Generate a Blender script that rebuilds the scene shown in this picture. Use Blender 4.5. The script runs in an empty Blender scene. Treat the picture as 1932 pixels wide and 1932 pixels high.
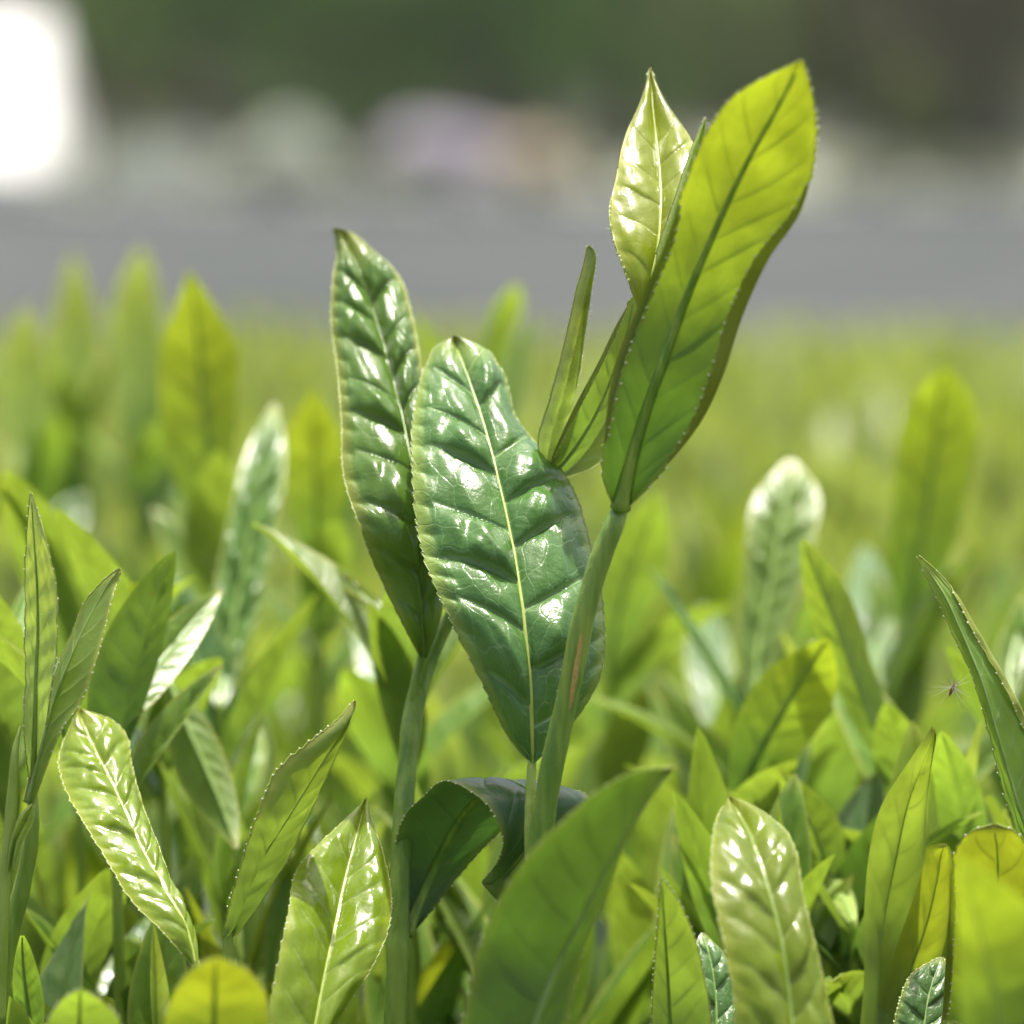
import bpy, math, random
import numpy as np
from mathutils import Vector, Matrix

scene = bpy.context.scene
COL = scene.collection
rng = np.random.default_rng(7)
random.seed(7)

# ------------------------------------------------------------------ camera
EYE = np.array([0.0, 0.0, 0.90])
PITCH = math.radians(4.42)
F_PX = 9274.0            # focal length in units of the 1932-unit wide frame
D0 = 0.600               # distance of the plane of focus
cam_data = bpy.data.cameras.new('camera')
cam_data.sensor_width = 36.0
cam_data.lens = 36.0 * F_PX / 1932.0
cam_data.clip_start = 0.02
cam_data.clip_end = 600.0
cam_data.dof.use_dof = True
cam_data.dof.focus_distance = 0.608
cam_data.dof.aperture_fstop = cam_data.lens / 10.2
cam_data.dof.aperture_blades = 0
cam = bpy.data.objects.new('camera', cam_data)
cam.location = EYE
cam.rotation_euler = (math.radians(90) - PITCH, 0, 0)
COL.objects.link(cam)
scene.camera = cam

# ------------------------------------------------------------------ sky and sun
SUN_EL, SUN_AZ = math.radians(77), math.radians(22)     # azimuth from +Y towards +X
sun_dir = Vector((math.sin(SUN_AZ) * math.cos(SUN_EL), math.cos(SUN_AZ) * math.cos(SUN_EL), math.sin(SUN_EL)))
world = bpy.data.worlds.new('World')
scene.world = world
world.use_nodes = True
wn = world.node_tree.nodes
sky = wn.new('ShaderNodeTexSky')
sky.sky_type = 'NISHITA'
sky.sun_disc = False
sky.sun_elevation = SUN_EL
sky.sun_rotation = SUN_AZ % (2 * math.pi)
sky.air_density = 0.75
sky.dust_density = 8.0
sky.ozone_density = 0.6
world.node_tree.links.new(sky.outputs[0], wn['Background'].inputs[0])
wn['Background'].inputs[1].default_value = 0.15
sl = bpy.data.lights.new('sun', 'SUN')
sl.energy = 3.7
sl.angle = math.radians(0.53)
sl.color = (1.0, 0.97, 0.91)
so = bpy.data.objects.new('sun', sl)
so.rotation_euler = sun_dir.to_track_quat('Z', 'Y').to_euler()
so.location = (-3, 1, 6)
COL.objects.link(so)
scene.view_settings.view_transform = 'Standard'
scene.view_settings.look = 'None'
scene.view_settings.gamma = 1.0
scene.view_settings.use_curve_mapping = False
scene.view_settings.exposure = 1.08
scene.cycles.use_denoising = True
scene.cycles.max_bounces = 10
scene.cycles.transmission_bounces = 6
scene.cycles.sample_clamp_indirect = 6.0

# ------------------------------------------------------------------ helpers
CP, SP = math.cos(PITCH), math.sin(PITCH)
def W(u, v, d):
    """a point of the place: sight angles (frame units) and millimetres beyond the plane of focus"""
    D = D0 + np.asarray(d, float) / 1000.0
    x = (np.asarray(u, float) - 966.0) / F_PX * D
    y = -(np.asarray(v, float) - 966.0) / F_PX * D
    return np.stack([EYE[0] + x, EYE[1] + D * CP + y * SP, EYE[2] - D * SP + y * CP], -1)
VIEW = np.array([0.0, CP, -SP])
PX = D0 / F_PX           # size of one frame unit at the plane of focus, metres

def spline(ts, pts, x):
    """smooth curve through pts (n,k) at parameters ts, sampled at x"""
    ts = np.asarray(ts, float); pts = np.asarray(pts, float); x = np.asarray(x, float)
    n = len(ts)
    m = np.zeros_like(pts)
    for i in range(n):
        a, b = max(i - 1, 0), min(i + 1, n - 1)
        if a == i or b == i:
            m[i] = (pts[b] - pts[a]) / (ts[b] - ts[a])
        else:
            h0, h1 = ts[i] - ts[a], ts[b] - ts[i]
            m[i] = ((pts[i] - pts[a]) / h0 * h1 + (pts[b] - pts[i]) / h1 * h0) / (h0 + h1)
    k = np.clip(np.searchsorted(ts, x, side='right') - 1, 0, n - 2)
    h = (ts[k + 1] - ts[k])[:, None]
    u = ((x - ts[k]) / (ts[k + 1] - ts[k]))[:, None]
    u2, u3 = u * u, u * u * u
    return (2*u3 - 3*u2 + 1) * pts[k] + (u3 - 2*u2 + u) * h * m[k] + (-2*u3 + 3*u2) * pts[k + 1] + (u3 - u2) * h * m[k + 1]

def nrm(a):
    return a / np.maximum(np.linalg.norm(a, axis=-1, keepdims=True), 1e-12)

def make_mesh(name, V, F, mat, attrs=None, smooth=True):
    """V (n,3), F list/array of quads or (verts, loops) -> mesh"""
    me = bpy.data.meshes.new(name)
    F = np.asarray(F, dtype=np.int32)
    me.vertices.add(len(V)); me.vertices.foreach_set('co', np.asarray(V, dtype=np.float32).ravel())
    k = F.shape[1]
    me.loops.add(F.size); me.loops.foreach_set('vertex_index', F.ravel())
    me.polygons.add(len(F)); me.polygons.foreach_set('loop_start', np.arange(len(F), dtype=np.int32) * k)
    me.update(calc_edges=True)
    me.polygons.foreach_set('use_smooth', np.full(len(F), smooth))
    for an, av in (attrs or {}).items():
        at = me.attributes.new(an, 'FLOAT', 'POINT')
        at.data.foreach_set('value', np.asarray(av, dtype=np.float32).ravel())
    me.materials.append(mat)
    me.validate()
    return me

def link(name, me, parent=None, loc=None):
    o = bpy.data.objects.new(name, me)
    COL.objects.link(o)
    if parent is not None: o.parent = parent
    if loc is not None: o.location = loc
    return o

def tag(o, label=None, cat=None, group=None, kind=None):
    if label: o['label'] = label
    if cat: o['category'] = cat
    if group: o['group'] = group
    if kind: o['kind'] = kind
    return o

def thing(name, loc, label, cat, group=None):
    o = bpy.data.objects.new(name, None)
    o.empty_display_size = 0.01
    o.location = loc
    COL.objects.link(o)
    return tag(o, label, cat, group)

def grid_faces(nr, nc, off=0, wrap=False):
    r = np.arange(nr - 1)[:, None]; c = np.arange(nc if wrap else nc - 1)[None, :]
    a = r * nc + c; b = r * nc + (c + 1) % nc
    return (np.stack([a, b, b + nc, a + nc], -1).reshape(-1, 4)) + off

def tube(P, R, sides=10, flat=None):
    """tapered tube along P (n,3) with radii R"""
    n = len(P)
    T = nrm(np.gradient(P, axis=0))
    ref = np.array([0.0, 1.0, 0.0]) if abs(T[0, 1]) < 0.9 else np.array([1.0, 0.0, 0.0])
    A = nrm(np.cross(T, ref)); B = np.cross(T, A)
    th = np.linspace(0, 2 * math.pi, sides, endpoint=False)
    V = P[:, None] + np.asarray(R)[:, None, None] * (A[:, None] * np.cos(th)[None, :, None] + B[:, None] * np.sin(th)[None, :, None])
    V = V.reshape(-1, 3)
    F = grid_faces(n, sides, wrap=True)
    # end caps as fans of quads onto the centre
    V = np.vstack([V, P[:1], P[-1:]])
    e = (n - 1) * sides
    cap = [[len(V) - 2, (k + 1) % sides, k, k] for k in range(0)]
    i = np.arange(0, sides, 2)
    c0 = np.stack([np.full(len(i), n * sides), (i + 2) % sides, (i + 1) % sides, i], -1)
    c1 = np.stack([np.full(len(i), n * sides + 1), e + i, e + (i + 1) % sides, e + (i + 2) % sides], -1)
    return V, np.vstack([F, c0, c1])

# ------------------------------------------------------------------ materials
def new_mat(name):
    m = bpy.data.materials.new(name)
    m.use_nodes = True
    nt = m.node_tree
    nt.nodes.clear()
    out = nt.nodes.new('ShaderNodeOutputMaterial')
    return m, nt, out

class NB:
    """small node builder"""
    def __init__(s, nt): s.nt = nt
    def n(s, t, **kw):
        x = s.nt.nodes.new(t)
        for k, v in kw.items(): setattr(x, k, v)
        return x
    def l(s, a, b): s.nt.links.new(a, b)
    def math(s, op, a, b=None, c=None, clamp=False):
        x = s.n('ShaderNodeMath', operation=op, use_clamp=clamp)
        for i, v in enumerate((a, b, c)):
            if v is None: continue
            if isinstance(v, (int, float)): x.inputs[i].default_value = v
            else: s.l(v, x.inputs[i])
        return x.outputs[0]
    def ramp(s, v, a, b, lo=0.0, hi=1.0):
        x = s.n('ShaderNodeMapRange', interpolation_type='SMOOTHSTEP')
        s.l(v, x.inputs[0])
        x.inputs[1].default_value = a; x.inputs[2].default_value = b
        x.inputs[3].default_value = lo; x.inputs[4].default_value = hi
        return x.outputs[0]
    def mix(s, f, a, b):
        x = s.n('ShaderNodeMix', data_type='RGBA')
        for i, v in ((0, f), (6, a), (7, b)):
            if isinstance(v, (int, float)): x.inputs[i].default_value = v
            elif isinstance(v, tuple): x.inputs[i].default_value = (*v, 1.0)
            else: s.l(v, x.inputs[i])
        return x.outputs[2]
    def noise(s, vec, scale, detail=2.0, rough=0.5):
        x = s.n('ShaderNodeTexNoise')
        x.inputs['Scale'].default_value = scale; x.inputs['Detail'].default_value = detail
        x.inputs['Roughness'].default_value = rough
        if vec is not None: s.l(vec, x.inputs['Vector'])
        return x

def leaf_mat(name, top, under, trans, tfac, rough=0.28, vein=(0.30, 0.38, 0.12), edge=(0.42, 0.42, 0.06),
             edge_amt=0.5, spec=0.5, under_rough=0.5, micro=0.25, veins=0.5, coat=0.0, vary=0.25, grad=0.5):
    m, nt, out = new_mat(name)
    b = NB(nt)
    at = {k: b.n('ShaderNodeAttribute', attribute_name=k).outputs['Fac'] for k in ('q', 't', 's')}
    tc = b.n('ShaderNodeTexCoord').outputs['Object']
    info = b.n('ShaderNodeObjectInfo').outputs['Random']
    geo = b.n('ShaderNodeNewGeometry')
    back = geo.outputs['Backfacing']
    # lateral veins: q is whole on a vein
    fr = b.math('FRACT', at['q'])
    dv = b.math('MINIMUM', fr, b.math('SUBTRACT', 1.0, fr))
    line = b.ramp(dv, 0.015, 0.06, 1.0, 0.0)
    soft = b.ramp(dv, 0.0, 0.22, 1.0, 0.0)
    fade = b.ramp(at['t'], 0.70, 0.86, 1.0, 0.0)
    line = b.math('MULTIPLY', line, fade)
    # looping veins near the margin and the fine network, in leaf coordinates
    cv = b.n('ShaderNodeCombineXYZ')
    b.l(b.math('MULTIPLY', at['q'], 2.2), cv.inputs[0]); b.l(b.math('MULTIPLY', at['t'], 4.6), cv.inputs[1])
    wob = b.noise(cv.outputs[0], 1.6, 1.0)
    va = b.n('ShaderNodeVectorMath', operation='MULTIPLY_ADD')
    b.l(wob.outputs['Color'], va.inputs[0]); va.inputs[1].default_value = (0.35, 0.35, 0); b.l(cv.outputs[0], va.inputs[2])
    vo = b.n('ShaderNodeTexVoronoi', voronoi_dimensions='2D', feature='DISTANCE_TO_EDGE')
    vo.inputs['Scale'].default_value = 1.0; vo.inputs['Randomness'].default_value = 0.85
    b.l(va.outputs[0], vo.inputs['Vector'])
    net = b.ramp(vo.outputs['Distance'], 0.012, 0.05, 1.0, 0.0)
    veinm = b.math('MAXIMUM', line, b.math('MULTIPLY', net, 0.42))
    # patches
    nz = b.noise(tc, 140.0, 3.0)
    patch = b.ramp(nz.outputs['Fac'], 0.35, 0.68)
    topc = b.mix(b.math('MULTIPLY', patch, vary), top, tuple(min(1, c * 1.5) for c in top))
    underc = b.mix(b.math('MULTIPLY', patch, vary), under, tuple(min(1, c * 1.35) for c in under))
    sp_ = b.n('ShaderNodeTexVoronoi', feature='F1'); sp_.inputs['Scale'].default_value = 150.0; b.l(tc, sp_.inputs['Vector'])
    sepc = b.n('ShaderNodeSeparateColor'); b.l(sp_.outputs['Color'], sepc.inputs[0])
    spot = b.math('MULTIPLY', b.ramp(sp_.outputs['Distance'], 0.05, 0.13, 1.0, 0.0), b.math('GREATER_THAN', sepc.outputs[0], 0.80))
    hue = b.n('ShaderNodeHueSaturation')
    b.l(b.math('MULTIPLY_ADD', info, 0.016, 0.494), hue.inputs['Hue'])
    b.l(b.math('MULTIPLY_ADD', info, 0.35, 0.82), hue.inputs['Value'])
    colr = b.mix(back, topc, underc)
    colr = b.mix(b.math('MULTIPLY', veinm, veins), colr, vein)
    em = b.math('MULTIPLY', b.math('MAXIMUM', b.ramp(at['t'], 0.80, 1.0), b.ramp(at['s'], 0.86, 1.0)), edge_amt)
    colr = b.mix(em, colr, edge)
    colr = b.mix(b.math('MULTIPLY', spot, 0.6), colr, (0.16, 0.11, 0.03))
    colr = b.mix(b.math('MULTIPLY', b.ramp(at['s'], 0.975, 1.0), 0.55), colr, (0.20, 0.12, 0.04))
    b.l(colr, hue.inputs['Color'])
    pr = b.n('ShaderNodeBsdfPrincipled')
    b.l(hue.outputs[0], pr.inputs['Base Color'])
    b.l(b.math('MULTIPLY_ADD', back, under_rough - rough, rough), pr.inputs['Roughness'])
    pr.inputs['Specular IOR Level'].default_value = spec
    pr.inputs['Coat Weight'].default_value = coat
    pr.inputs['Coat Roughness'].default_value = 0.12
    # relief: network, veins and a pebbly cuticle
    fine = b.noise(tc, 1500.0, 2.0, 0.6)
    hgt = b.math('ADD', b.math('MULTIPLY', veinm, -0.5), b.math('MULTIPLY', fine.outputs['Fac'], 0.8))
    fine2 = b.noise(tc, 520.0, 2.0, 0.55)
    hgt = b.math('ADD', hgt, b.math('MULTIPLY', fine2.outputs['Fac'], 1.1))
    bp = b.n('ShaderNodeBump')
    bp.inputs['Strength'].default_value = micro
    bp.inputs['Distance'].default_value = 0.00025
    b.l(hgt, bp.inputs['Height'])
    b.l(bp.outputs[0], pr.inputs['Normal'])
    tr = b.n('ShaderNodeBsdfTranslucent')
    tcol = b.mix(b.math('MULTIPLY', b.math('MAXIMUM', veinm, b.math('MULTIPLY', soft, 0.22)), 0.6), trans, tuple(c * 0.45 for c in trans))
    hue2 = b.n('ShaderNodeHueSaturation')
    b.l(b.math('MULTIPLY_ADD', info, 0.012, 0.498), hue2.inputs['Hue'])
    b.l(b.math('MULTIPLY_ADD', patch, 0.42, 0.78), hue2.inputs['Value'])
    tcol = b.mix(b.ramp(at['s'], 0.08, 0.85, grad, 0.0), tcol, tuple(c * k for c, k in zip(trans, (0.30, 0.48, 1.3))))  # greener older base, with weaker backlight low on the blade painted in
    b.l(tcol, hue2.inputs['Color'])
    b.l(hue2.outputs[0], tr.inputs['Color'])
    mx = b.n('ShaderNodeMixShader')
    mx.inputs[0].default_value = tfac
    b.l(pr.outputs[0], mx.inputs[1]); b.l(tr.outputs[0], mx.inputs[2])
    b.l(mx.outputs[0], out.inputs[0])
    return m

def plain_mat(name, c1, c2, scale=200.0, rough=0.5, bump=0.2, bdist=0.0002, spec=0.4, trans=None, tfac=0.0, stretch=(1, 1, 1)):
    m, nt, out = new_mat(name)
    b = NB(nt)
    tc = b.n('ShaderNodeTexCoord').outputs['Object']
    mp = b.n('ShaderNodeMapping'); mp.inputs['Scale'].default_value = stretch
    b.l(tc, mp.inputs['Vector'])
    nz = b.noise(mp.outputs[0], scale, 4.0)
    col = b.mix(b.ramp(nz.outputs['Fac'], 0.32, 0.70), c1, c2)
    pr = b.n('ShaderNodeBsdfPrincipled')
    b.l(col, pr.inputs['Base Color'])
    pr.inputs['Roughness'].default_value = rough
    pr.inputs['Specular IOR Level'].default_value = spec
    if bump:
        n2 = b.noise(mp.outputs[0], scale * 3.0, 3.0)
        bp = b.n('ShaderNodeBump'); bp.inputs['Strength'].default_value = bump; bp.inputs['Distance'].default_value = bdist
        b.l(n2.outputs['Fac'], bp.inputs['Height']); b.l(bp.outputs[0], pr.inputs['Normal'])
    if tfac:
        tr = b.n('ShaderNodeBsdfTranslucent'); tr.inputs['Color'].default_value = (*trans, 1)
        mx = b.n('ShaderNodeMixShader'); mx.inputs[0].default_value = tfac
        b.l(pr.outputs[0], mx.inputs[1]); b.l(tr.outputs[0], mx.inputs[2]); b.l(mx.outputs[0], out.inputs[0])
    else:
        b.l(pr.outputs[0], out.inputs[0])
    return m

M_MATURE = leaf_mat('mature_leaf', (0.064, 0.138, 0.028), (0.10, 0.20, 0.05), (0.15, 0.24, 0.020), 0.28, rough=0.24,
                    vein=(0.26, 0.38, 0.16), edge=(0.30, 0.36, 0.06), edge_amt=0.55, spec=0.5, micro=0.42, veins=0.5)
M_QUILT = leaf_mat('quilted_leaf', (0.085, 0.185, 0.024), (0.12, 0.22, 0.05), (0.20, 0.31, 0.02), 0.34, rough=0.24,
                   vein=(0.20, 0.31, 0.11), edge=(0.36, 0.38, 0.06), edge_amt=0.6, spec=0.5, micro=0.30, veins=0.4)
M_DARK = leaf_mat('deep_green_leaf', (0.042, 0.095, 0.026), (0.070, 0.130, 0.032), (0.08, 0.17, 0.015), 0.25, rough=0.33,
                  vein=(0.14, 0.24, 0.10), edge=(0.25, 0.30, 0.05), edge_amt=0.5, veins=0.4)
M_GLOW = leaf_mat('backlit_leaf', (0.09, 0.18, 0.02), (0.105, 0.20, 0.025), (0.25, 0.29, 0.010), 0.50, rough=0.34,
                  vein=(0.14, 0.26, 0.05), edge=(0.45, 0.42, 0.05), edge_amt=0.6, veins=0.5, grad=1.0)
M_YOUNG = leaf_mat('young_leaf', (0.165, 0.240, 0.012), (0.18, 0.27, 0.030), (0.34, 0.41, 0.016), 0.42, rough=0.20,
                   vein=(0.34, 0.42, 0.12), edge=(0.40, 0.44, 0.06), edge_amt=0.45, spec=0.5, micro=0.16, veins=0.45)
M_PALE = leaf_mat('pale_yellow_leaf', (0.20, 0.25, 0.010), (0.20, 0.26, 0.03), (0.40, 0.42, 0.014), 0.42, rough=0.19,
                  vein=(0.38, 0.42, 0.10), edge=(0.55, 0.55, 0.16), edge_amt=0.6, spec=0.6, micro=0.16, veins=0.4)
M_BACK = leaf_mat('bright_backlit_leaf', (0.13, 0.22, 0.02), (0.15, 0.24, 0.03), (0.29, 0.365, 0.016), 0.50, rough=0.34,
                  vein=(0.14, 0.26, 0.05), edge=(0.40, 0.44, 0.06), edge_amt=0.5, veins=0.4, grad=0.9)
M_FAR = leaf_mat('far_sheen_leaf', (0.22, 0.30, 0.085), (0.22, 0.30, 0.09), (0.34, 0.41, 0.055), 0.42, rough=0.35, edge=(0.45, 0.45, 0.15), veins=0.2)  # far young leaves, sky sheen put in as a paler base
M_SOFT = leaf_mat('soft_young_leaf', (0.13, 0.225, 0.030), (0.15, 0.25, 0.035), (0.245, 0.345, 0.026), 0.44, rough=0.32,
                  vein=(0.30, 0.40, 0.12), edge=(0.46, 0.46, 0.10), edge_amt=0.6)
M_BUD = leaf_mat('downy_bud', (0.42, 0.54, 0.12), (0.42, 0.54, 0.12), (0.45, 0.55, 0.06), 0.55, rough=0.42,
                 vein=(0.4, 0.45, 0.2), edge=(0.6, 0.6, 0.35), edge_amt=0.5, veins=0.2, micro=0.5)
M_FRONT = leaf_mat('matt_green_leaf', (0.05, 0.13, 0.03), (0.095, 0.180, 0.035), (0.095, 0.175, 0.012), 0.36, rough=0.33, under_rough=0.5,
                   vein=(0.12, 0.22, 0.05), edge=(0.36, 0.40, 0.05), edge_amt=0.6, veins=0.35)
M_HEDGE = leaf_mat('hedge_leaf', (0.035, 0.090, 0.022), (0.06, 0.13, 0.035), (0.13, 0.25, 0.02), 0.30, rough=0.35, veins=0.3)
M_RIB = plain_mat('midrib', (0.17, 0.27, 0.06), (0.24, 0.34, 0.10), 900, 0.32, 0.15, stretch=(1, 1, 0.3))
M_RIBY = plain_mat('pale_midrib', (0.30, 0.38, 0.07), (0.38, 0.45, 0.12), 900, 0.30, 0.15, stretch=(1, 1, 0.3))
M_STEM = plain_mat('green_stem', (0.11, 0.215, 0.028), (0.24, 0.34, 0.055), 420, 0.36, 0.7, 0.0003, stretch=(1.6, 1.6, 0.16))
M_STEMY = plain_mat('young_stem', (0.20, 0.30, 0.04), (0.28, 0.37, 0.07), 500, 0.38, 0.3, stretch=(1, 1, 0.25))
M_TIP = plain_mat('tooth_tip', (0.55, 0.58, 0.30), (0.68, 0.68, 0.46), 1500, 0.4, 0.0)
M_RIM = plain_mat('leaf_margin', (0.26, 0.36, 0.06), (0.38, 0.44, 0.10), 1500, 0.35, 0.0, trans=(0.5, 0.5, 0.06), tfac=0.25)
M_RIMD = plain_mat('dark_leaf_margin', (0.14, 0.22, 0.04), (0.26, 0.30, 0.08), 1500, 0.35, 0.0, trans=(0.3, 0.35, 0.04), tfac=0.2)
M_SCAR = plain_mat('bark_scar', (0.36, 0.24, 0.06), (0.46, 0.34, 0.11), 2500, 0.8, 0.6)
M_BARK = plain_mat('bark', (0.06, 0.045, 0.03), (0.12, 0.095, 0.065), 60, 0.85, 0.6, 0.003)
M_DOWN = plain_mat('white_down', (0.75, 0.75, 0.66), (0.8, 0.8, 0.74), 100, 0.5, 0, trans=(0.8, 0.8, 0.7), tfac=0.4)
M_FLUFF = plain_mat('seed_fluff', (0.5, 0.52, 0.46), (0.6, 0.6, 0.55), 100, 0.6, 0, trans=(0.6, 0.6, 0.55), tfac=0.5)
M_SEED = plain_mat('brown_seed', (0.10, 0.04, 0.015), (0.17, 0.08, 0.03), 900, 0.6, 0.4)

# ------------------------------------------------------------------ leaves
def tri(x):
    return x - np.floor(x)

def bulges(s, t, side, nv, slant, seed):
    """quilting between the lateral veins: q is whole on a vein"""
    q = nv * (s - slant * np.abs(t) ** 1.25) + (0.45 if side > 0 else 0.0) + seed * 0.37
    q = q + 0.10 * np.sin(q * 2.1 + seed * 5 + side)
    f = tri(q)
    fs = f ** 0.70
    cell = (1 - (2 * fs - 1) ** 2) ** 0.62
    a = np.abs(t)
    env = np.sin(math.pi * np.clip(a / 0.86, 0, 1) ** 0.85) ** 0.72
    kq = np.floor(q)
    rc = tri(np.sin(kq * 12.9 + seed * 7.7 + side * 3.1) * 437.58)          # a number of its own for each bulge
    t0 = 0.38 + 0.28 * rc
    cell = cell * (1 - (0.12 + 0.26 * rc) * np.exp(-((a + 0.22 * (f - 0.5) - t0) / 0.075) ** 2) * (rc > 0.45))
    cell = cell * (1 + 0.09 * np.sin(a * 19 + kq * 2.1 + seed * 4) * np.sin(f * 7.5 + kq))
    f2 = tri(q * 2 + 0.2)
    marg = np.exp(-((a - 0.88) / 0.09) ** 2) * (1 - (2 * f2 - 1) ** 2) * 0.22
    ends = np.clip(s / 0.10, 0, 1) * np.clip((1 - s) / 0.10, 0, 1)
    amp = 0.75 + 0.35 * np.sin(np.floor(q) * 2.7 + side + seed * 3)
    return q, (cell * env * amp + marg) * ends

def finish_leaf(P, S, T, half, seed, nv, h, slant, teeth, tamp, nper):
    """P (ns,nc,3) surface, S/T parameter grids -> displaced surface, q"""
    du = np.gradient(P, axis=0); dv = np.gradient(P, axis=1)
    N = nrm(np.cross(du, dv))
    q = np.zeros_like(S); bb = np.zeros_like(S)
    for side in (-1, 1):
        k = (T < 0) if side < 0 else (T >= 0)
        qq, be = bulges(S, np.clip(T, -1, 1), side, nv, slant, seed)
        q = np.where(k, qq, q); bb = np.where(k & (np.abs(T) <= 1.0), be, bb)
    return N, q, bb

def leaf_from_rows(name, parent, rows, mat, face=1, nv=9, h=0.7, seed=0.0, ns=200, nh=26, slant=0.14, bow=(0.0, 0.0), lips=(),
                   teeth=38, tamp=0.22, rim=True, rim_mat=None, rib=0.40, rib_mat=None, wave=0.0, label=None, tips=0.12, base_rib=0.0, wob=0.0):
    """a leaf through rows (mid u,v,d, left u,v,d, right u,v,d); left and right depths relative to mid.
    face=1: its upper side is towards the viewer"""
    R = np.array(rows, float)
    A = R.copy()
    A[:, 5] += A[:, 2]; A[:, 8] += A[:, 2]
    pm, pl, pr = W(A[:, 0], A[:, 1], A[:, 2]), W(A[:, 3], A[:, 4], A[:, 5]), W(A[:, 6], A[:, 7], A[:, 8])
    seg = np.linalg.norm(np.diff(pm, axis=0), axis=1)
    ts = np.concatenate([[0], np.cumsum(seg)]); ts /= ts[-1]
    s = np.linspace(0, 1, ns)
    M, L, Rr = spline(ts, pm, s), spline(ts, pl, s), spline(ts, pr, s)
    org = np.array(parent.matrix_world.translation) if False else np.array(parent.location)
    tang = nrm(np.gradient(M, axis=0))
    Nv = nrm(np.cross(nrm(Rr - L + 1e-9), tang))
    sg = np.sign(np.sum(Nv * -VIEW, axis=1, keepdims=True)); sg[sg == 0] = 1
    # steady normal: continues smoothly where the leaf turns over
    Nf = Nv.copy()
    if sg[len(sg) // 3, 0] < 0: Nf = -Nf
    Nf = Nf * face                                            # towards the upper side
    x = np.linspace(0, 1, nh + 1) ** 0.9
    cols, tv = [], []
    def half(E, bw):
        return [M + (E - M) * xx + Nf * (bw / 1000.0) * (4 * xx * (1 - xx)) for xx in x]
    hl, hr = half(L, bow[0]), half(Rr, bow[1])
    def lip_cols(E, side):
        out = []
        lw = np.zeros(ns); sgn = 1.0
        for (sd, a, bq, wpx, dirn) in lips:
            if sd != side: continue
            z = np.clip((s - a) / (bq - a), 0, 1)
            lw = np.maximum(lw, wpx * PX * np.sin(math.pi * z) ** 0.6); sgn = dirn
        if lw.max() <= 0: return out
        inn = nrm(M - E)
        for xx in (0.12, 0.3, 0.55, 0.8, 1.0):
            out.append(E + inn * (lw * xx)[:, None] - VIEW * (sgn * lw * 0.55 * math.sqrt(xx) * (1 - 0.45 * xx))[:, None])
        return out
    ll, lr = lip_cols(L, 'l'), lip_cols(Rr, 'r')
    left = [(1 + 0.05 * (i + 1), c) for i, c in enumerate(ll)]
    right = [(1 + 0.05 * (i + 1), c) for i, c in enumerate(lr)]
    seqL = [(-xx, c) for xx, c in zip(x, hl)] + [(-a, c) for a, c in left]
    seqR = [(xx, c) for xx, c in zip(x, hr)][1:] + right
    seq = seqL[::-1] + seqR
    T1 = np.array([a for a, _ in seq])
    P = np.stack([c for _, c in seq], 1)
    S, T = np.meshgrid(s, T1, indexing='ij')
    # bulges along the upper normal
    q = np.zeros_like(S); bb = np.zeros_like(S)
    for side in (-1, 1):
        k = (T < 0) if side < 0 else (T >= 0)
        qq, be = bulges(S, np.clip(T, -1, 1), side, nv, slant, seed)
        q = np.where(k, qq, q); bb = np.where(k & (np.abs(T) <= 1.0), be, bb)
    wid = np.linalg.norm(Rr - L, axis=1)
    wn = (wid / wid.max())[:, None]
    disp = bb * h / 1000.0 * wn
    if wave:
        disp = disp + wave / 1000.0 * np.abs(T) ** 2 * np.sin(S * 17 + T * 2 + seed * 9) * wn
    if wob:
        disp = disp + wob / 1000.0 * (np.sin(S * 47 + T * 6 + seed) * np.sin(T * 9 - S * 19 + seed * 3)) * wn * np.clip(np.abs(T) * 3, 0, 1)
    P = P + Nf[:, None, :] * disp[:, :, None]
    # toothed margin
    ends = np.clip(s / 0.08, 0, 1) * np.clip((1 - s) / 0.03, 0, 1)
    phs = {}
    if teeth:
        for side, ci in ((-1, 0), (1, len(T1) - 1)):
            E0, E1 = P[:, ci], P[:, ci + (1 if ci == 0 else -1)]
            ph = s * teeth + 0.3 * side + 0.30 * np.sin(s * teeth * 0.83 + seed * 11 + side) + 0.18 * np.sin(s * teeth * 2.3 + seed * 5)
            phs[side] = ph
            fp = tri(ph)
            saw = np.where(fp < 0.72, fp / 0.72, (1 - fp) / 0.28)
            jit = 0.55 + 0.6 * np.sin(np.floor(ph) * 3.1 + seed * 7) ** 2
            ext = nrm(hl[-1] - hl[-2]) if side < 0 else nrm(hr[-1] - hr[-2])
            if (side < 0 and ll) or (side > 0 and lr):
                e2 = nrm(E0 - E1 + 1e-9 * ext)
                ext = e2
            P[:, ci] = E0 + (ext + 0.35 * tang) * (saw * jit * ends * tamp / 1000.0)[:, None]
    nc = len(T1)
    V = (P - org).reshape(-1, 3)
    F = grid_faces(ns, nc)
    # winding so that the mesh normal is the upper side
    i, j = ns // 2, nc // 2 + 4
    gn = np.cross(P[i, j + 1] - P[i, j], P[i + 1, j] - P[i, j])
    if np.dot(gn, Nf[i]) < 0: F = F[:, ::-1]
    me = make_mesh(name, V, F, mat, {'q': q.ravel(), 't': np.abs(T).ravel(), 's': S.ravel()})
    lo = link('leaf', me, parent)
    if label: lo['label'] = label
    # midrib
    if rib:
        rs = np.linspace(0, 0.97, 60)
        Mr = spline(ts, pm, rs)
        rad = (rib * (1.0 - 0.82 * rs ** 0.8) + base_rib * np.exp(-rs / 0.05)) / 1000.0
        Vr, Fr = tube(Mr - org, rad, 8)
        link('midrib', make_mesh('midrib', Vr, Fr, rib_mat or M_RIB), lo)
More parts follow.
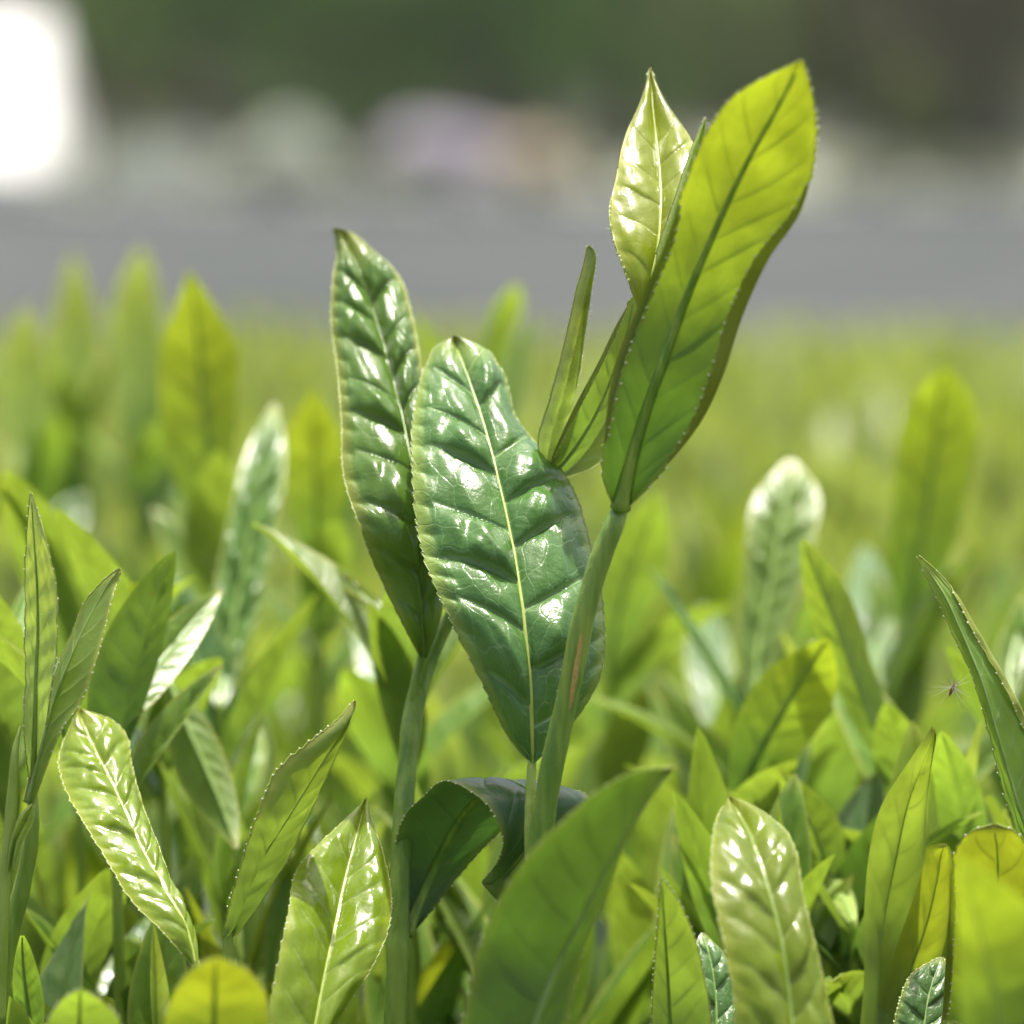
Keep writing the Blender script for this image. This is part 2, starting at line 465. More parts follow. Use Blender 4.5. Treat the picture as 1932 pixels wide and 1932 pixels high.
    if rim:
        allV, allF, allM = [], [], []
        off = 0
        for ci in (0, nc - 1):
            st = 1
            E = P[::st, ci] - org
            rr = np.full(len(E), 0.085 / 1000.0)
            Vt, Ft = tube(E, rr, 5 if False else 6)
            allV.append(Vt); allF.append(Ft + off); off += len(Vt); allM += [0] * len(Ft)
            if teeth and tips:
                side = -1 if ci == 0 else 1
                fp = tri(phs[side])
                idx = np.where((fp[:-1] < 0.72) & (fp[1:] >= 0.72))[0] + 1
                idx = [ii for ii in idx if 0.05 < s[ii] < 0.985 and ii < ns - 2 and math.sin(ii * 12.9 + seed) > -0.75]
                for ii in idx:
                    c = P[ii, ci] - org
                    d = tang[ii] * 0.6 + nrm(P[ii, ci] - P[ii, ci + (2 if ci == 0 else -2)])
                    d = nrm(d)
                    pp = c + np.outer(np.array([-0.9, 0.0, 0.9, 1.7]) * tips / 1000.0, d)
                    Vt, Ft = tube(pp, np.array([0.5, 1.0, 0.75, 0.15]) * tips / 1000.0, 6)
                    allV.append(Vt); allF.append(Ft + off); off += len(Vt); allM += [1] * len(Ft)
        mm = make_mesh('margin', np.vstack(allV), np.vstack(allF), rim_mat or M_RIM)
        mm.materials.append(M_TIP)
        if len(mm.polygons) == len(allM): mm.polygons.foreach_set('material_index', np.array(allM, dtype=np.int32))
        link('margin', mm, lo)
    return lo

def stem_from(name, parent, pts, mat, sides=14, n=70, label=None, knob=()):
    """stem through (u, v, d, radius in frame units)"""
    A = np.array(pts, float)
    p = W(A[:, 0], A[:, 1], A[:, 2])
    seg = np.linalg.norm(np.diff(p, axis=0), axis=1)
    ts = np.concatenate([[0], np.cumsum(seg)]); ts /= ts[-1]
    s = np.linspace(0, 1, n)
    P = spline(ts, p, s) - np.array(parent.location)
    r = spline(ts, A[:, 3:4] * PX, s)[:, 0]
    for (a, w, g) in knob:
        r = r * (1 + g * np.exp(-((s - a) / w) ** 2))
    r = r * (1 + 0.03 * np.sin(s * 37))
    V, F = tube(P, r, sides)
    o = link(name, make_mesh(name, V, F, mat), parent)
    if label: o['label'] = label
    return o

def hairs(parent, P0, D0_, n, ln, seed=1, mat=None, wd=0.03):
    """short silvery hairs as one downy part: roots P0 (k,3), directions D0_"""
    r = np.random.default_rng(seed)
    k = r.integers(0, len(P0), n)
    a = P0[k]; d = nrm(D0_[k] + r.normal(0, 0.35, (n, 3)))
    l = ln * r.uniform(0.5, 1.2, n)[:, None]
    sd = nrm(np.cross(d, r.normal(0, 1, (n, 3)))) * (ln * wd)
    sd2 = nrm(np.cross(d, sd)) * (ln * wd)
    tip = a + d * l
    V = np.stack([a + sd, a - 0.5 * sd + sd2, a - 0.5 * sd - sd2, tip], 1).reshape(-1, 3)
    i = np.arange(n)[:, None] * 4
    F = np.concatenate([i + np.array([[0, 1, 3]]), i + np.array([[1, 2, 3]]), i + np.array([[2, 0, 3]])], 0)
    o = link('down', make_mesh('down', V, F, mat or M_DOWN, smooth=False), parent)
    o['kind'] = 'stuff'
    return o

def leaf_hairs(lo, n, ln, smin=0.3, seed=1):
    me = lo.data
    co = np.zeros(len(me.vertices) * 3); me.vertices.foreach_get('co', co); co = co.reshape(-1, 3)
    sv = np.zeros(len(me.vertices)); me.attributes['s'].data.foreach_get('value', sv)
    tv = np.zeros(len(me.vertices)); me.attributes['t'].data.foreach_get('value', tv)
    k = (sv > smin)
    no = np.zeros(len(me.vertices) * 3); me.vertices.foreach_get('normal', no); no = no.reshape(-1, 3)
    hairs(lo, co[k], -no[k] + np.array([0, 0, 0.8]), n, ln, seed)

def stem_down(o, n, ln, seed):
    me = o.data
    co = np.zeros(len(me.vertices) * 3); me.vertices.foreach_get('co', co)
    no = np.zeros(len(me.vertices) * 3); me.vertices.foreach_get('normal', no)
    hairs(o, co.reshape(-1, 3), no.reshape(-1, 3) + np.array([0, 0, 0.5]), n, ln, seed, wd=0.025)

def base_at(u, v, d):
    return tuple(W(u, v, d))

# ------------------------------------------------------------------ the tall pair of shoots in focus
# right hand shoot: stem, big backlit leaf, glossy quilted leaf, pale young leaf, bud
tall = thing('tea_shoot', base_at(985, 1990, 0), 'tall tea shoot in focus whose huge backlit yellow leaf reaches the top of the picture', 'tea shoot', 'tea shoots in focus')
st_ = stem_from('stem', tall, [(975, 1990, 2, 23), (995, 1800, 0, 22.5), (1015, 1620, -2, 22), (1037, 1470, -3, 22), (1072, 1310, -4, 21.5), (1105, 1150, -5, 20.5),
                         (1140, 1035, -5, 20), (1158, 992, -5, 18.5), (1172, 952, -4, 14), (1188, 890, -1, 12), (1202, 800, 1, 11), (1210, 680, 3, 10), (1215, 585, 3, 8)], M_STEM, n=110, knob=((0.655, 0.016, 0.05), (0.31, 0.012, 0.08)))
stem_from('petiole', tall, [(1000, 1640, -1, 9), (999, 1560, -1, 10), (1001, 1490, 0, 9.5), (1004, 1430, 1, 8)], M_STEMY)
stem_down(st_, 420, 0.00042, 21)
scar = W(np.linspace(1099, 1074, 14), np.linspace(1185, 1345, 14), np.full(14, -6.05))
Vs, Fs = tube(scar - np.array(tall.location), np.array([0.5, 3, 4, 5, 4, 5.5, 5, 6, 5, 5.5, 4, 4, 2.5, 0.5]) * PX * 0.9, 8)
link('scar', make_mesh('scar', Vs, Fs, M_SCAR), tall)

# glossy quilted leaf facing the viewer
leaf_from_rows('glossy_leaf', tall, [
    (1004, 1438, 1, 1000, 1438, 0, 1009, 1438, 0),
    (1002, 1385, 0.5, 962, 1392, 0.5, 1060, 1388, 2.5),
    (1000, 1300, 0.5, 912, 1290, 0.5, 1122, 1298, 5.0),
    (988, 1170, 3, 845, 1155, 0, 1138, 1170, 6.5),
    (968, 1035, 9, 797, 1035, 0, 1110, 1020, 6.0),
    (940, 905, 16, 780, 890, 0.5, 1070, 905, 4.5),
    (908, 785, 24, 784, 770, 1.0, 975, 790, 3.0),
    (878, 700, 30.5, 808, 684, 0.8, 940, 690, 1.5),
    (858, 650, 34, 838, 646, 0.3, 885, 648, 0.5),
    (854, 642, 34.5, 852, 642, 0, 857, 642, 0)], M_MATURE, 1, nv=8.2, h=2.6, seed=0.3, ns=320, nh=44, slant=0.075, bow=(0.8, 1.0), teeth=44, tamp=0.30,
    rib=0.44, rib_mat=M_RIBY, rim_mat=M_RIMD, wob=0.10, tips=0.10)
# large backlit leaf, underside to the viewer
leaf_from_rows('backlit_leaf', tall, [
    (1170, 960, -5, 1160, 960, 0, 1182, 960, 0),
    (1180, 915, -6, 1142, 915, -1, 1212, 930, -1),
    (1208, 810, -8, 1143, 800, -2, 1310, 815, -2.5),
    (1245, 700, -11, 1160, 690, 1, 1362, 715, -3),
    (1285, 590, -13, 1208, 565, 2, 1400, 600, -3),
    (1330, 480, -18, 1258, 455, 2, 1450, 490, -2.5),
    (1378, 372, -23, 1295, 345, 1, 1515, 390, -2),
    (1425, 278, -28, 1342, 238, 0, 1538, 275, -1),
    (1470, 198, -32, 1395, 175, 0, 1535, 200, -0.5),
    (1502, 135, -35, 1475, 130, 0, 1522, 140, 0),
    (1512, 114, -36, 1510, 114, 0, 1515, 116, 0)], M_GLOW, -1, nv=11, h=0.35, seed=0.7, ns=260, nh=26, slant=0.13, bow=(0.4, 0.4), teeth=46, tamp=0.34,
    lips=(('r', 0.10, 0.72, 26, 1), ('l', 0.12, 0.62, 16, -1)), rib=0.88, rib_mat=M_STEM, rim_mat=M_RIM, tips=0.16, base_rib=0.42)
# pale young leaf behind it
yl = leaf_from_rows('pale_leaf', tall, [
    (1215, 590, 3, 1208, 590, 0, 1224, 590, 0),
    (1225, 540, 3, 1190, 545, -1.0, 1262, 540, -0.5),
    (1240, 470, 5, 1166, 480, -2, 1300, 470, -1.2),
    (1247, 395, 9, 1150, 410, -2.5, 1316, 390, -1.5),
    (1245, 325, 14.5, 1163, 325, -2.5, 1320, 320, -1.5),
    (1238, 260, 19.5, 1180, 252, -2, 1302, 258, -1.2),
    (1232, 205, 23, 1204, 200, -1.2, 1262, 200, -0.7),
    (1229, 160, 26, 1217, 162, -0.5, 1240, 160, -0.4),
    (1226, 132, 27.5, 1225, 132, 0, 1228, 132, 0)], M_PALE, 1, nv=8, h=0.42, seed=0.1, ns=260, nh=24, slant=0.13, bow=(0.7, 0.7), teeth=42, tamp=0.36,
    lips=(('l', 0.45, 0.97, 15, 1), ('r', 0.55, 0.97, 9, 1)), rib=0.26, rib_mat=M_RIBY, wob=0.08, tips=0.17)
leaf_hairs(yl, 260, 0.0007, 0.25, 3)
bd = leaf_from_rows('bud', tall, [
    (1230, 560, 6, 1218, 560, 0, 1246, 560, 0),
    (1255, 480, 4, 1238, 478, 0.5, 1292, 480, 0.5),
    (1288, 380, 2, 1272, 378, 0.5, 1318, 380, 0.5),
    (1315, 285, 1, 1303, 285, 0.5, 1330, 290, 0.5),
    (1327, 240, 1, 1322, 240, 0.3, 1332, 241, 0.3),
    (1330, 224, 1, 1329, 224, 0, 1331, 224, 0)], M_BUD, -1, nv=6, h=0.1, seed=0.9, ns=90, nh=10, bow=(-1.6, -1.6), teeth=0, rim=True, rib=0.25)
bd.name = 'bud'
leaf_hairs(bd, 500, 0.0006, 0.0, 5)

# left hand shoot: quilted leaf, its stem, the curled lower leaf, folded top leaves and spear bud
left = thing('tea_shoot', base_at(745, 1990, 16), 'tall tea shoot behind the glossy middle leaf, with curved quilted leaf and thin upright bud', 'tea shoot', 'tea shoots in focus')
st_ = stem_from('stem', left, [(742, 1990, 18, 21), (748, 1850, 18, 21), (752, 1740, 19, 20), (757, 1600, 21, 19.5), (768, 1450, 24, 19.5), (788, 1310, 27, 19), (820, 1225, 29, 15),
                         (868, 1130, 30, 13), (930, 1030, 30, 12), (990, 940, 28, 11), (1035, 880, 24, 9)], M_STEM, n=110, knob=((0.16, 0.02, 0.15), (0.5, 0.02, 0.08)))
stem_from('petiole', left, [(772, 1360, 26.5, 6), (779, 1315, 26, 10), (787, 1275, 26, 10), (795, 1245, 26, 9), (799, 1215, 25, 7), (797, 1170, 22.4, 6)], M_STEM)
stem_down(st_, 320, 0.0004, 22)
leaf_from_rows('quilted_leaf', left, [
    (798, 1235, 26, 790, 1235, 0, 808, 1232, 0),
    (793, 1175, 22, 762, 1180, -1, 832, 1160, 2),
    (793, 1090, 22, 720, 1095, -1.5, 838, 1080, 5),
    (790, 1000, 20, 682, 1000, -1, 835, 1000, 5),
    (780, 900, 24, 650, 905, 0, 828, 895, 4),
    (762, 800, 30, 645, 795, 0.5, 805, 790, 2),
    (738, 700, 37, 636, 690, 1, 792, 680, 1),
    (712, 610, 43, 626, 600, 1, 775, 590, 1),
    (685, 530, 48, 630, 520, 0.7, 750, 520, 1),
    (655, 465, 52, 636, 470, 0, 700, 470, 0.5),
    (640, 440, 53, 632, 442, 0, 660, 438, 0.5),
    (630, 431, 53, 628, 432, 0, 633, 430, 0)], M_QUILT, 1, nv=10.5, h=2.3, seed=0.55, ns=280, nh=36, slant=0.06, bow=(0.8, 0.8), teeth=44, tamp=0.22,
    rib=0.36, rib_mat=M_RIB, rim_mat=M_RIM, wob=0.10, tips=0.13, base_rib=0.35)
leaf_from_rows('curled_leaf', left, [
    (770, 1765, 20, 766, 1765, 0, 775, 1766, 0),
    (790, 1705, 22, 762, 1705, 0, 815, 1715, 1),
    (818, 1640, 23, 748, 1640, -1, 862, 1655, 2),
    (858, 1562, 20, 756, 1560, -2, 915, 1595, 3),
    (905, 1503, 14, 800, 1503, -3, 985, 1535, 5),
    (962, 1474, 7, 856, 1476, -3, 1078, 1490, 6),
    (1006, 1505, 3, 922, 1520, -2, 1112, 1515, 6),
    (1000, 1580, 3, 950, 1580, -2, 1070, 1590, 4),
    (960, 1640, 5, 938, 1630, -1, 995, 1675, 2),
    (925, 1668, 7, 918, 1655, 0, 940, 1700, 1),
    (912, 1664, 8, 911, 1662, 0, 914, 1668, 0)], M_DARK, -1, nv=9, h=0.35, seed=0.2, ns=240, nh=24, slant=0.15, bow=(0.3, 0.3), teeth=40, tamp=0.2,
    rib=0.7, rib_mat=M_STEM, rim_mat=M_RIMD, tips=0.13)
# spear bud
sp = leaf_from_rows('bud', left, [
    (1030, 880, 22, 1022.2, 880, 0, 1037.8, 880, 0),
    (1035, 840, 21, 1015.5, 840, -0.5, 1056.06, 840, 0.5),
    (1058, 740, 19, 1040.84, 740, -1, 1081.4, 742, 0.5),
    (1080, 640, 18, 1066.74, 640, -0.8, 1095.6, 642, 0.3),
    (1096, 550, 17, 1086.64, 550, -0.5, 1105.36, 552, 0.3),
    (1107, 485, 16.5, 1103.88, 485, -0.2, 1110.12, 486, 0.1),
    (1109, 464, 16.5, 1107.83, 464, 0, 1110.17, 464, 0)], M_BUD, -1, nv=6, h=0.1, seed=0.4, ns=120, nh=12, bow=(-1.8, -1.8), teeth=0, rib=0.22, wob=0.12)
sp.name = 'bud'
leaf_hairs(sp, 420, 0.0006, 0.0, 8)
leaf_from_rows('folded_leaf', left, [
    (1045, 895, 22, 1036, 888, 0, 1056, 900, 0),
    (1085, 845, 20, 1046, 850, -3, 1098, 862, 4),
    (1130, 770, 18, 1085, 765, -4, 1145, 790, 5),
    (1162, 690, 17, 1130, 680, -4, 1185, 700, 4),
    (1185, 620, 16, 1163, 612, -2, 1205, 622, 2),
    (1196, 560, 16, 1193, 560, 0, 1200, 560, 0)], M_SOFT, -1, nv=8, h=0.25, seed=0.8, ns=140, nh=14, teeth=26, tamp=0.2, rib=0.35, tips=0.12, lips=(('l', 0.1, 0.95, 16, 1),))
leaf_from_rows('back_leaf', left, [
    (1050, 905, 23, 1045, 905, 0, 1060, 905, 0),
    (1090, 870, 25, 1070, 860, -1, 1115, 885, 1),
    (1140, 800, 28, 1110, 790, -1, 1170, 830, 1),
    (1190, 720, 31, 1160, 700, -1, 1215, 745, 1),
    (1215, 660, 33, 1212, 660, 0, 1218, 660, 0)], M_YOUNG, -1, nv=7, h=0.2, seed=0.6, ns=100, nh=12, teeth=0, rib=0.3)

def gen_leaf(L, Wd, fold, arch, twist, nv, h, seed, ns=22, nh=5, up=1):
    """leaf along +Y from the origin, upper side +Z"""
    s = np.linspace(0, 1, ns); x = np.linspace(0, 1, nh + 1)
    T1 = np.concatenate([-x[::-1], x[1:]])
    S, T = np.meshgrid(s, T1, indexing='ij')
    w = Wd * 0.5 * (np.sin(math.pi * np.clip(S, 0, 1) ** 0.85) ** 0.75) * (1 - 0.25 * S)
    ang = arch * S
    y0 = np.where(abs(arch) > 1e-3, np.sin(ang) / arch, S) * L
    z0 = np.where(abs(arch) > 1e-3, -(1 - np.cos(ang)) / arch, 0) * L
    a = np.abs(T)
    cx = T * w * math.cos(fold); cz = a * w * math.sin(fold)
    q = np.zeros_like(S); bb = np.zeros_like(S)
    for side in (-1, 1):
        k = (T < 0) if side < 0 else (T >= 0)
        qq, be = bulges(S, T, side, nv, 0.13, seed)
        q = np.where(k, qq, q); bb = np.where(k, be, bb)
    cz = cz + bb * h
    ta = twist * S
    X = cx * np.cos(ta) - cz * np.sin(ta); Z = cx * np.sin(ta) + cz * np.cos(ta)
    P = np.stack([X, y0 + Z * np.sin(ang), z0 + Z * np.cos(ang)], -1)
    F = grid_faces(ns, len(T1))
    return P.reshape(-1, 3), F, q.ravel(), a.ravel(), S.ravel()

def rot(az, el):
    """+Y to direction (azimuth, elevation), upper side facing up/inwards"""
    R1 = np.array([[1, 0, 0], [0, math.cos(el), -math.sin(el)], [0, math.sin(el), math.cos(el)]])
    R2 = np.array([[math.cos(az), -math.sin(az), 0], [math.sin(az), math.cos(az), 0], [0, 0, 1]])
    return R2 @ R1

def side_leaves(t, pts, n, seed, lo=0.25, hi=0.92, size=0.036, mats=None):
    """more leaves round a stem given by its (u, v, d, r) points"""
    r = np.random.default_rng(seed)
    A = np.array(pts, float); p = W(A[:, 0], A[:, 1], A[:, 2])
    ts = np.linspace(0, 1, len(p)); az = r.uniform(0, 6.28)
    for i in range(n):
        z = lo + (hi - lo) * (i + 0.5) / n
        c = spline(ts, p, np.array([z]))[0] - np.array(t.location)
        Ln = size * r.uniform(0.8, 1.25)
        V, F, q, tt, ss = gen_leaf(Ln, Ln * r.uniform(0.34, 0.44), r.uniform(0.2, 0.6), r.uniform(0.0, 0.8), r.normal(0, 0.35), 9, 0.0006 * r.uniform(0.3, 1.8), r.uniform(0, 1), ns=40, nh=8)
        V = V @ rot(az, math.radians(r.uniform(52, 76))).T + c
        m_ = (mats or (M_SOFT, M_MATURE, M_SOFT, M_YOUNG))[int(r.integers(0, len(mats or (0, 0, 0, 0))))]
        link('leaf', make_mesh('leaf', V, F, m_, {'q': q, 't': tt, 's': ss}), t)
        az += 2.4 + r.normal(0, 0.3)

# ------------------------------------------------------------------ hand placed neighbours
def shoot(label, base, stem_pts, leaves, group='tea shoots of the near rows', stem_mat=None):
    t = thing('tea_shoot', base_at(*base), label, 'tea shoot', group)
    if stem_pts: stem_from('stem', t, stem_pts, stem_mat or M_STEMY, sides=10, n=40)
    out = []
    for kw in leaves:
        kw = dict(kw)
        rows = kw.pop('rows'); mat = kw.pop('mat'); hair = kw.pop('hair', 0); bud = kw.pop('bud', False)
        lo = leaf_from_rows('leaf', t, rows, mat, **kw)
        if bud: lo.name = 'bud'
        if hair: leaf_hairs(lo, hair, 0.0006, 0.0, 4)
        out.append(lo)
    return t

def simple(pts, d0, d1, dl=-1.0, dr=-1.0):
    """rows from (mu,mv, lu,lv, ru,rv) with depth running d0..d1 and side depths"""
    n = len(pts); rows = []
    for i, p in enumerate(pts):
        z = i / (n - 1); d = d0 + (d1 - d0) * z; k = math.sin(math.pi * z)
        rows.append((p[0], p[1], d, p[2], p[3], dl * k, p[4], p[5], dr * k))
    return rows

LO = dict(ns=90, nh=12, teeth=0, rim=False)          # out of focus leaves
ME = dict(ns=180, nh=18, teeth=32, tamp=0.22)

# big dark leaf in front, bottom centre
shoot('long dark green leaf on a shoot slanting in front of the tall stems, bottom centre', (955, 2150, -38),
      [(948, 2230, -37, 24), (955, 2140, -38, 20)],
      [dict(rows=[(958, 2120, -38, 948, 2120, 0, 968, 2120, 0),
                  (985, 2010, -38, 862, 2020, -3, 1052, 2010, 7),
                  (1018, 1905, -38, 880, 1905, -4, 1074, 1905, 8),
                  (1052, 1820, -38, 902, 1800, -4, 1094, 1815, 8),
                  (1092, 1740, -40, 942, 1700, -4, 1120, 1742, 7),
                  (1130, 1665, -42, 992, 1622, -4, 1152, 1668, 6),
                  (1168, 1595, -44, 1060, 1552, -3, 1177, 1598, 4),
                  (1205, 1532, -46, 1142, 1484, -2, 1208, 1534, 2),
                  (1242, 1480, -48, 1215, 1452, -1, 1244, 1482, 1),
                  (1272, 1449, -49, 1270, 1448, 0, 1274, 1450, 0)], mat=M_FRONT, face=-1, nv=10, h=0.25, seed=0.15, rib=0.6, tips=0.12, bow=(0.6, 0.3), rim_mat=M_RIM, **ME)])

# left group
shoot('tea shoot at left edge with upright downy bud and narrow toothed leaf beside it', (30, 1560, 2),
      [(-15, 1960, 4, 22), (10, 1800, 4, 19), (45, 1660, 3, 16), (62, 1560, 2, 13), (62, 1470, 2, 7)],
      [dict(rows=[(62, 1480, 2, 56, 1480, 0, 70, 1480, 0), (66, 1380, 1, 46, 1380, -1, 84, 1380, -1), (68, 1290, 0, 48, 1290, 1.5, 98, 1290, -2.5),
                  (72, 1190, 0, 48, 1190, 1.5, 108, 1190, -3), (70, 1100, 0, 48, 1100, 1.5, 104, 1100, -2.5), (64, 1010, 0, 50, 1010, 1, 84, 1010, -1.5),
                  (60, 955, 0, 55, 955, 0, 67, 955, 0), (58, 930, 0, 57, 930, 0, 60, 930, 0)], mat=M_BUD, face=-1, nv=7, h=0.15, seed=0.2, rib=0.45, rib_mat=M_STEM, wob=0.16, hair=200, bud=True, ns=150, nh=14, teeth=26, tamp=0.12),
       dict(rows=[(52, 1515, 1, 44, 1512, 0, 62, 1516, 0), (76, 1420, 0, 66, 1415, 3, 112, 1385, -3), (100, 1330, 0, 90, 1325, 4, 152, 1325, -4),
                  (128, 1255, 0, 112, 1250, 4, 176, 1260, -4), (156, 1190, 1, 136, 1195, 3, 196, 1190, -3), (188, 1130, 2, 165, 1130, 2, 210, 1130, -2),
                  (212, 1090, 2, 202, 1090, 1, 222, 1092, 0), (226, 1072, 2, 224, 1072, 0, 228, 1073, 0)], mat=M_SOFT, face=-1, nv=8, h=0.2, seed=0.5, rib=0.3, tips=0.12, **ME)],
      group='tea shoots of the near rows', stem_mat=M_STEM)
shoot('pale bud stub and thin light stem at the left border beneath the downy bud', (5, 1700, -1),
      [(-5, 1930, -1, 15), (5, 1700, -1, 14), (15, 1600, -1, 12), (24, 1490, -1, 10), (30, 1410, -1, 6), (38, 1370, 0, 2)],
      [dict(rows=simple([(20, 1640, 12, 1640, 28, 1640), (32, 1580, 22, 1575, 46, 1585), (52, 1540, 42, 1532, 64, 1545), (64, 1515, 62, 1514, 67, 1516)], -1, -2, 0, 0), mat=M_BUD, face=1, bow=(1.2, 1.2), nv=5, h=0.1, bud=True, **LO)])
shoot('tea shoot with a glossy yellow-green quilted leaf leaning left in the lower left', (372, 1850, 3),
      [(380, 2000, 6, 12), (378, 1900, 5, 11), (370, 1820, 4, 9)],
      [dict(rows=[(369, 1822, -4, 362, 1822, 0, 376, 1820, 0), (350, 1750, -2, 318, 1770, -2, 364, 1755, 3), (308, 1675, 2, 250, 1700, -3, 330, 1680, 4),
                  (262, 1590, 8, 192, 1605, -3, 296, 1590, 4), (224, 1505, 14, 146, 1530, -3, 264, 1505, 4), (192, 1440, 19, 118, 1470, -2, 246, 1435, 3),
                  (168, 1390, 23, 114, 1420, -1, 232, 1380, 2), (154, 1358, 25, 132, 1372, 0, 196, 1352, 1), (150, 1340, 26, 146, 1342, 0, 156, 1340, 0)],
            mat=M_YOUNG, face=1, nv=11, h=1.0, seed=0.42, slant=0.12, rib=0.3, rib_mat=M_RIBY, wob=0.1, bow=(0.5, 0.5), tips=0.12, **ME)])
shoot('tea shoot with a furled spear of a leaf pointing right, left of the tall stems', (432, 1800, 6),
      [(440, 2000, 8, 14), (438, 1900, 7, 13), (434, 1800, 6, 12), (432, 1760, 6, 10)],
      [dict(rows=[(432, 1765, 6, 420, 1760, 0, 446, 1765, 0), (460, 1690, 5, 440, 1685, -3, 500, 1690, 3), (500, 1610, 4, 466, 1600, -4, 548, 1610, 4),
                  (545, 1540, 3, 490, 1530, -4, 586, 1530, 4), (584, 1478, 3, 524, 1455, -3, 612, 1475, 3), (622, 1415, 3, 586, 1400, -2, 637, 1418, 1),
                  (652, 1360, 3, 640, 1356, -1, 658, 1362, 0), (669, 1321, 3, 668, 1321, 0, 671, 1322, 0)], mat=M_SOFT, face=-1, nv=9, h=0.2, seed=0.31, rib=0.3, bow=(-1.2, -0.5), tips=0.12, wob=0.1, **ME)])
shoot('shiny yellow V-folded leaf with bright toothed edge, just left of the tall stems', (560, 2100, -5),
      [(555, 2200, -5, 18), (560, 2090, -5, 15)],
      [dict(rows=[(562, 2090, -13, 552, 2090, 0, 572, 2090, 0), (580, 2010, -12, 500, 2010, -3, 610, 2015, 2), (596, 1925, -9, 507, 1920, -4, 640, 1925, 2),
                  (612, 1840, -5, 528, 1810, -4, 692, 1840, 1), (630, 1755, 0, 546, 1720, -4, 728, 1765, 0), (648, 1670, 6, 560, 1645, -3, 737, 1685, -1),
                  (666, 1600, 11, 604, 1592, -2.5, 722, 1610, -1), (680, 1550, 15, 650, 1548, -1, 702, 1550, -0.5), (690, 1512, 18, 688, 1512, 0, 692, 1512, 0)],
            mat=M_YOUNG, face=1, nv=9, h=0.45, seed=0.66, rib=0.3, rib_mat=M_RIBY, wob=0.12, bow=(0.6, 0.9), tips=0.12, **ME)])
shoot('blurred yellow rounded leaf tip rising from the bottom edge, close to the viewer', (400, 2100, -45),
      [(398, 2180, -45, 16), (400, 2090, -45, 14)],
      [dict(rows=simple([(400, 2090, 392, 2090, 408, 2090), (402, 2000, 318, 2000, 500, 2000), (404, 1925, 312, 1925, 506, 1925), (405, 1870, 332, 1870, 498, 1870), (406, 1832, 362, 1830, 462, 1828), (407, 1806, 404, 1806, 410, 1806)], -45, -64, 1, 1),
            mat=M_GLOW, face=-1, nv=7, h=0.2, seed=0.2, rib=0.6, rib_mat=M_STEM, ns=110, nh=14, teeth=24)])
shoot('blurred green pointed leaf tip at the bottom left edge', (150, 2080, -28), [(150, 2160, -28, 12), (150, 2070, -28, 11)],
      [dict(rows=simple([(150, 2070, 144, 2070, 156, 2070), (150, 1990, 84, 1990, 226, 1990), (150, 1925, 92, 1925, 224, 1925), (151, 1885, 120, 1885, 192, 1890), (152, 1866, 150, 1866, 155, 1866)], -28, -42, 1, 1),
            mat=M_SOFT, face=-1, nv=7, h=0.2, rib=0.5, rib_mat=M_STEM, ns=90, nh=12, teeth=22)])
# lower right
shoot('tea shoot with a broad glossy leaf, pale at its tip, standing in the lower right', (1500, 2150, -44),
      [(1505, 2220, -44, 18), (1502, 2130, -44, 16)],
      [dict(rows=[(1502, 2130, -36, 1492, 2130, 0, 1512, 2130, 0), (1500, 2020, -35, 1395, 2020, -2, 1580, 2020, 2), (1490, 1890, -32, 1387, 1880, -3, 1561, 1890, 2),
                  (1474, 1775, -29, 1366, 1775, -3, 1537, 1780, 2), (1450, 1680, -25, 1345, 1670, -2, 1514, 1690, 2), (1425, 1605, -20, 1346, 1590, -1, 1500, 1605, 1),
                  (1402, 1550, -14, 1354, 1545, 0, 1458, 1546, 0), (1382, 1520, -11, 1366, 1520, 0, 1410, 1520, 0), (1374, 1514, -10, 1372, 1514, 0, 1377, 1514, 0)],
            mat=M_YOUNG, face=1, nv=9, h=0.9, seed=0.77, rib=0.3, wob=0.1, bow=(0.8, 0.8), ns=150, nh=16, teeth=30)])
shoot('narrow yellow-green folded leaf with a dark crease, right of the big dark leaf', (1270, 2100, -8), [(1275, 2200, -8, 14), (1272, 2090, -8, 12)],
      [dict(rows=[(1272, 2090, -8, 1264, 2090, 0, 1280, 2090, 0), (1270, 2000, -8, 1228, 2000, 3, 1344, 2000, -3), (1264, 1920, -8, 1230, 1920, 3, 1338, 1900, -4), (1260, 1840, -10, 1234, 1840, 3, 1326, 1835, -4),
                  (1255, 1765, -13, 1240, 1765, 2, 1308, 1765, -3), (1251, 1705, -15, 1245, 1705, 1, 1282, 1705, -2), (1248, 1658, -17, 1246.5, 1658, 0, 1250, 1658, 0)],
            mat=M_SOFT, face=-1, nv=8, h=0.2, seed=0.9, rib=0.4, rib_mat=M_STEM, **ME)])
shoot('bluish shiny leaf behind the narrow folded leaf at the bottom', (1350, 2050, 15), [(1352, 2150, 15, 12), (1350, 2040, 15, 10)],
      [dict(rows=simple([(1350, 2040, 1344, 2040, 1356, 2040), (1352, 1960, 1300, 1960, 1392, 1960), (1350, 1880, 1300, 1880, 1388, 1880), (1340, 1810, 1298, 1810, 1374, 1810), (1325, 1760, 1322, 1760, 1330, 1760)], 12, 22, -1, 1),
            mat=M_MATURE, face=1, nv=6, h=0.8, seed=0.35, rib=0.3, **LO)])
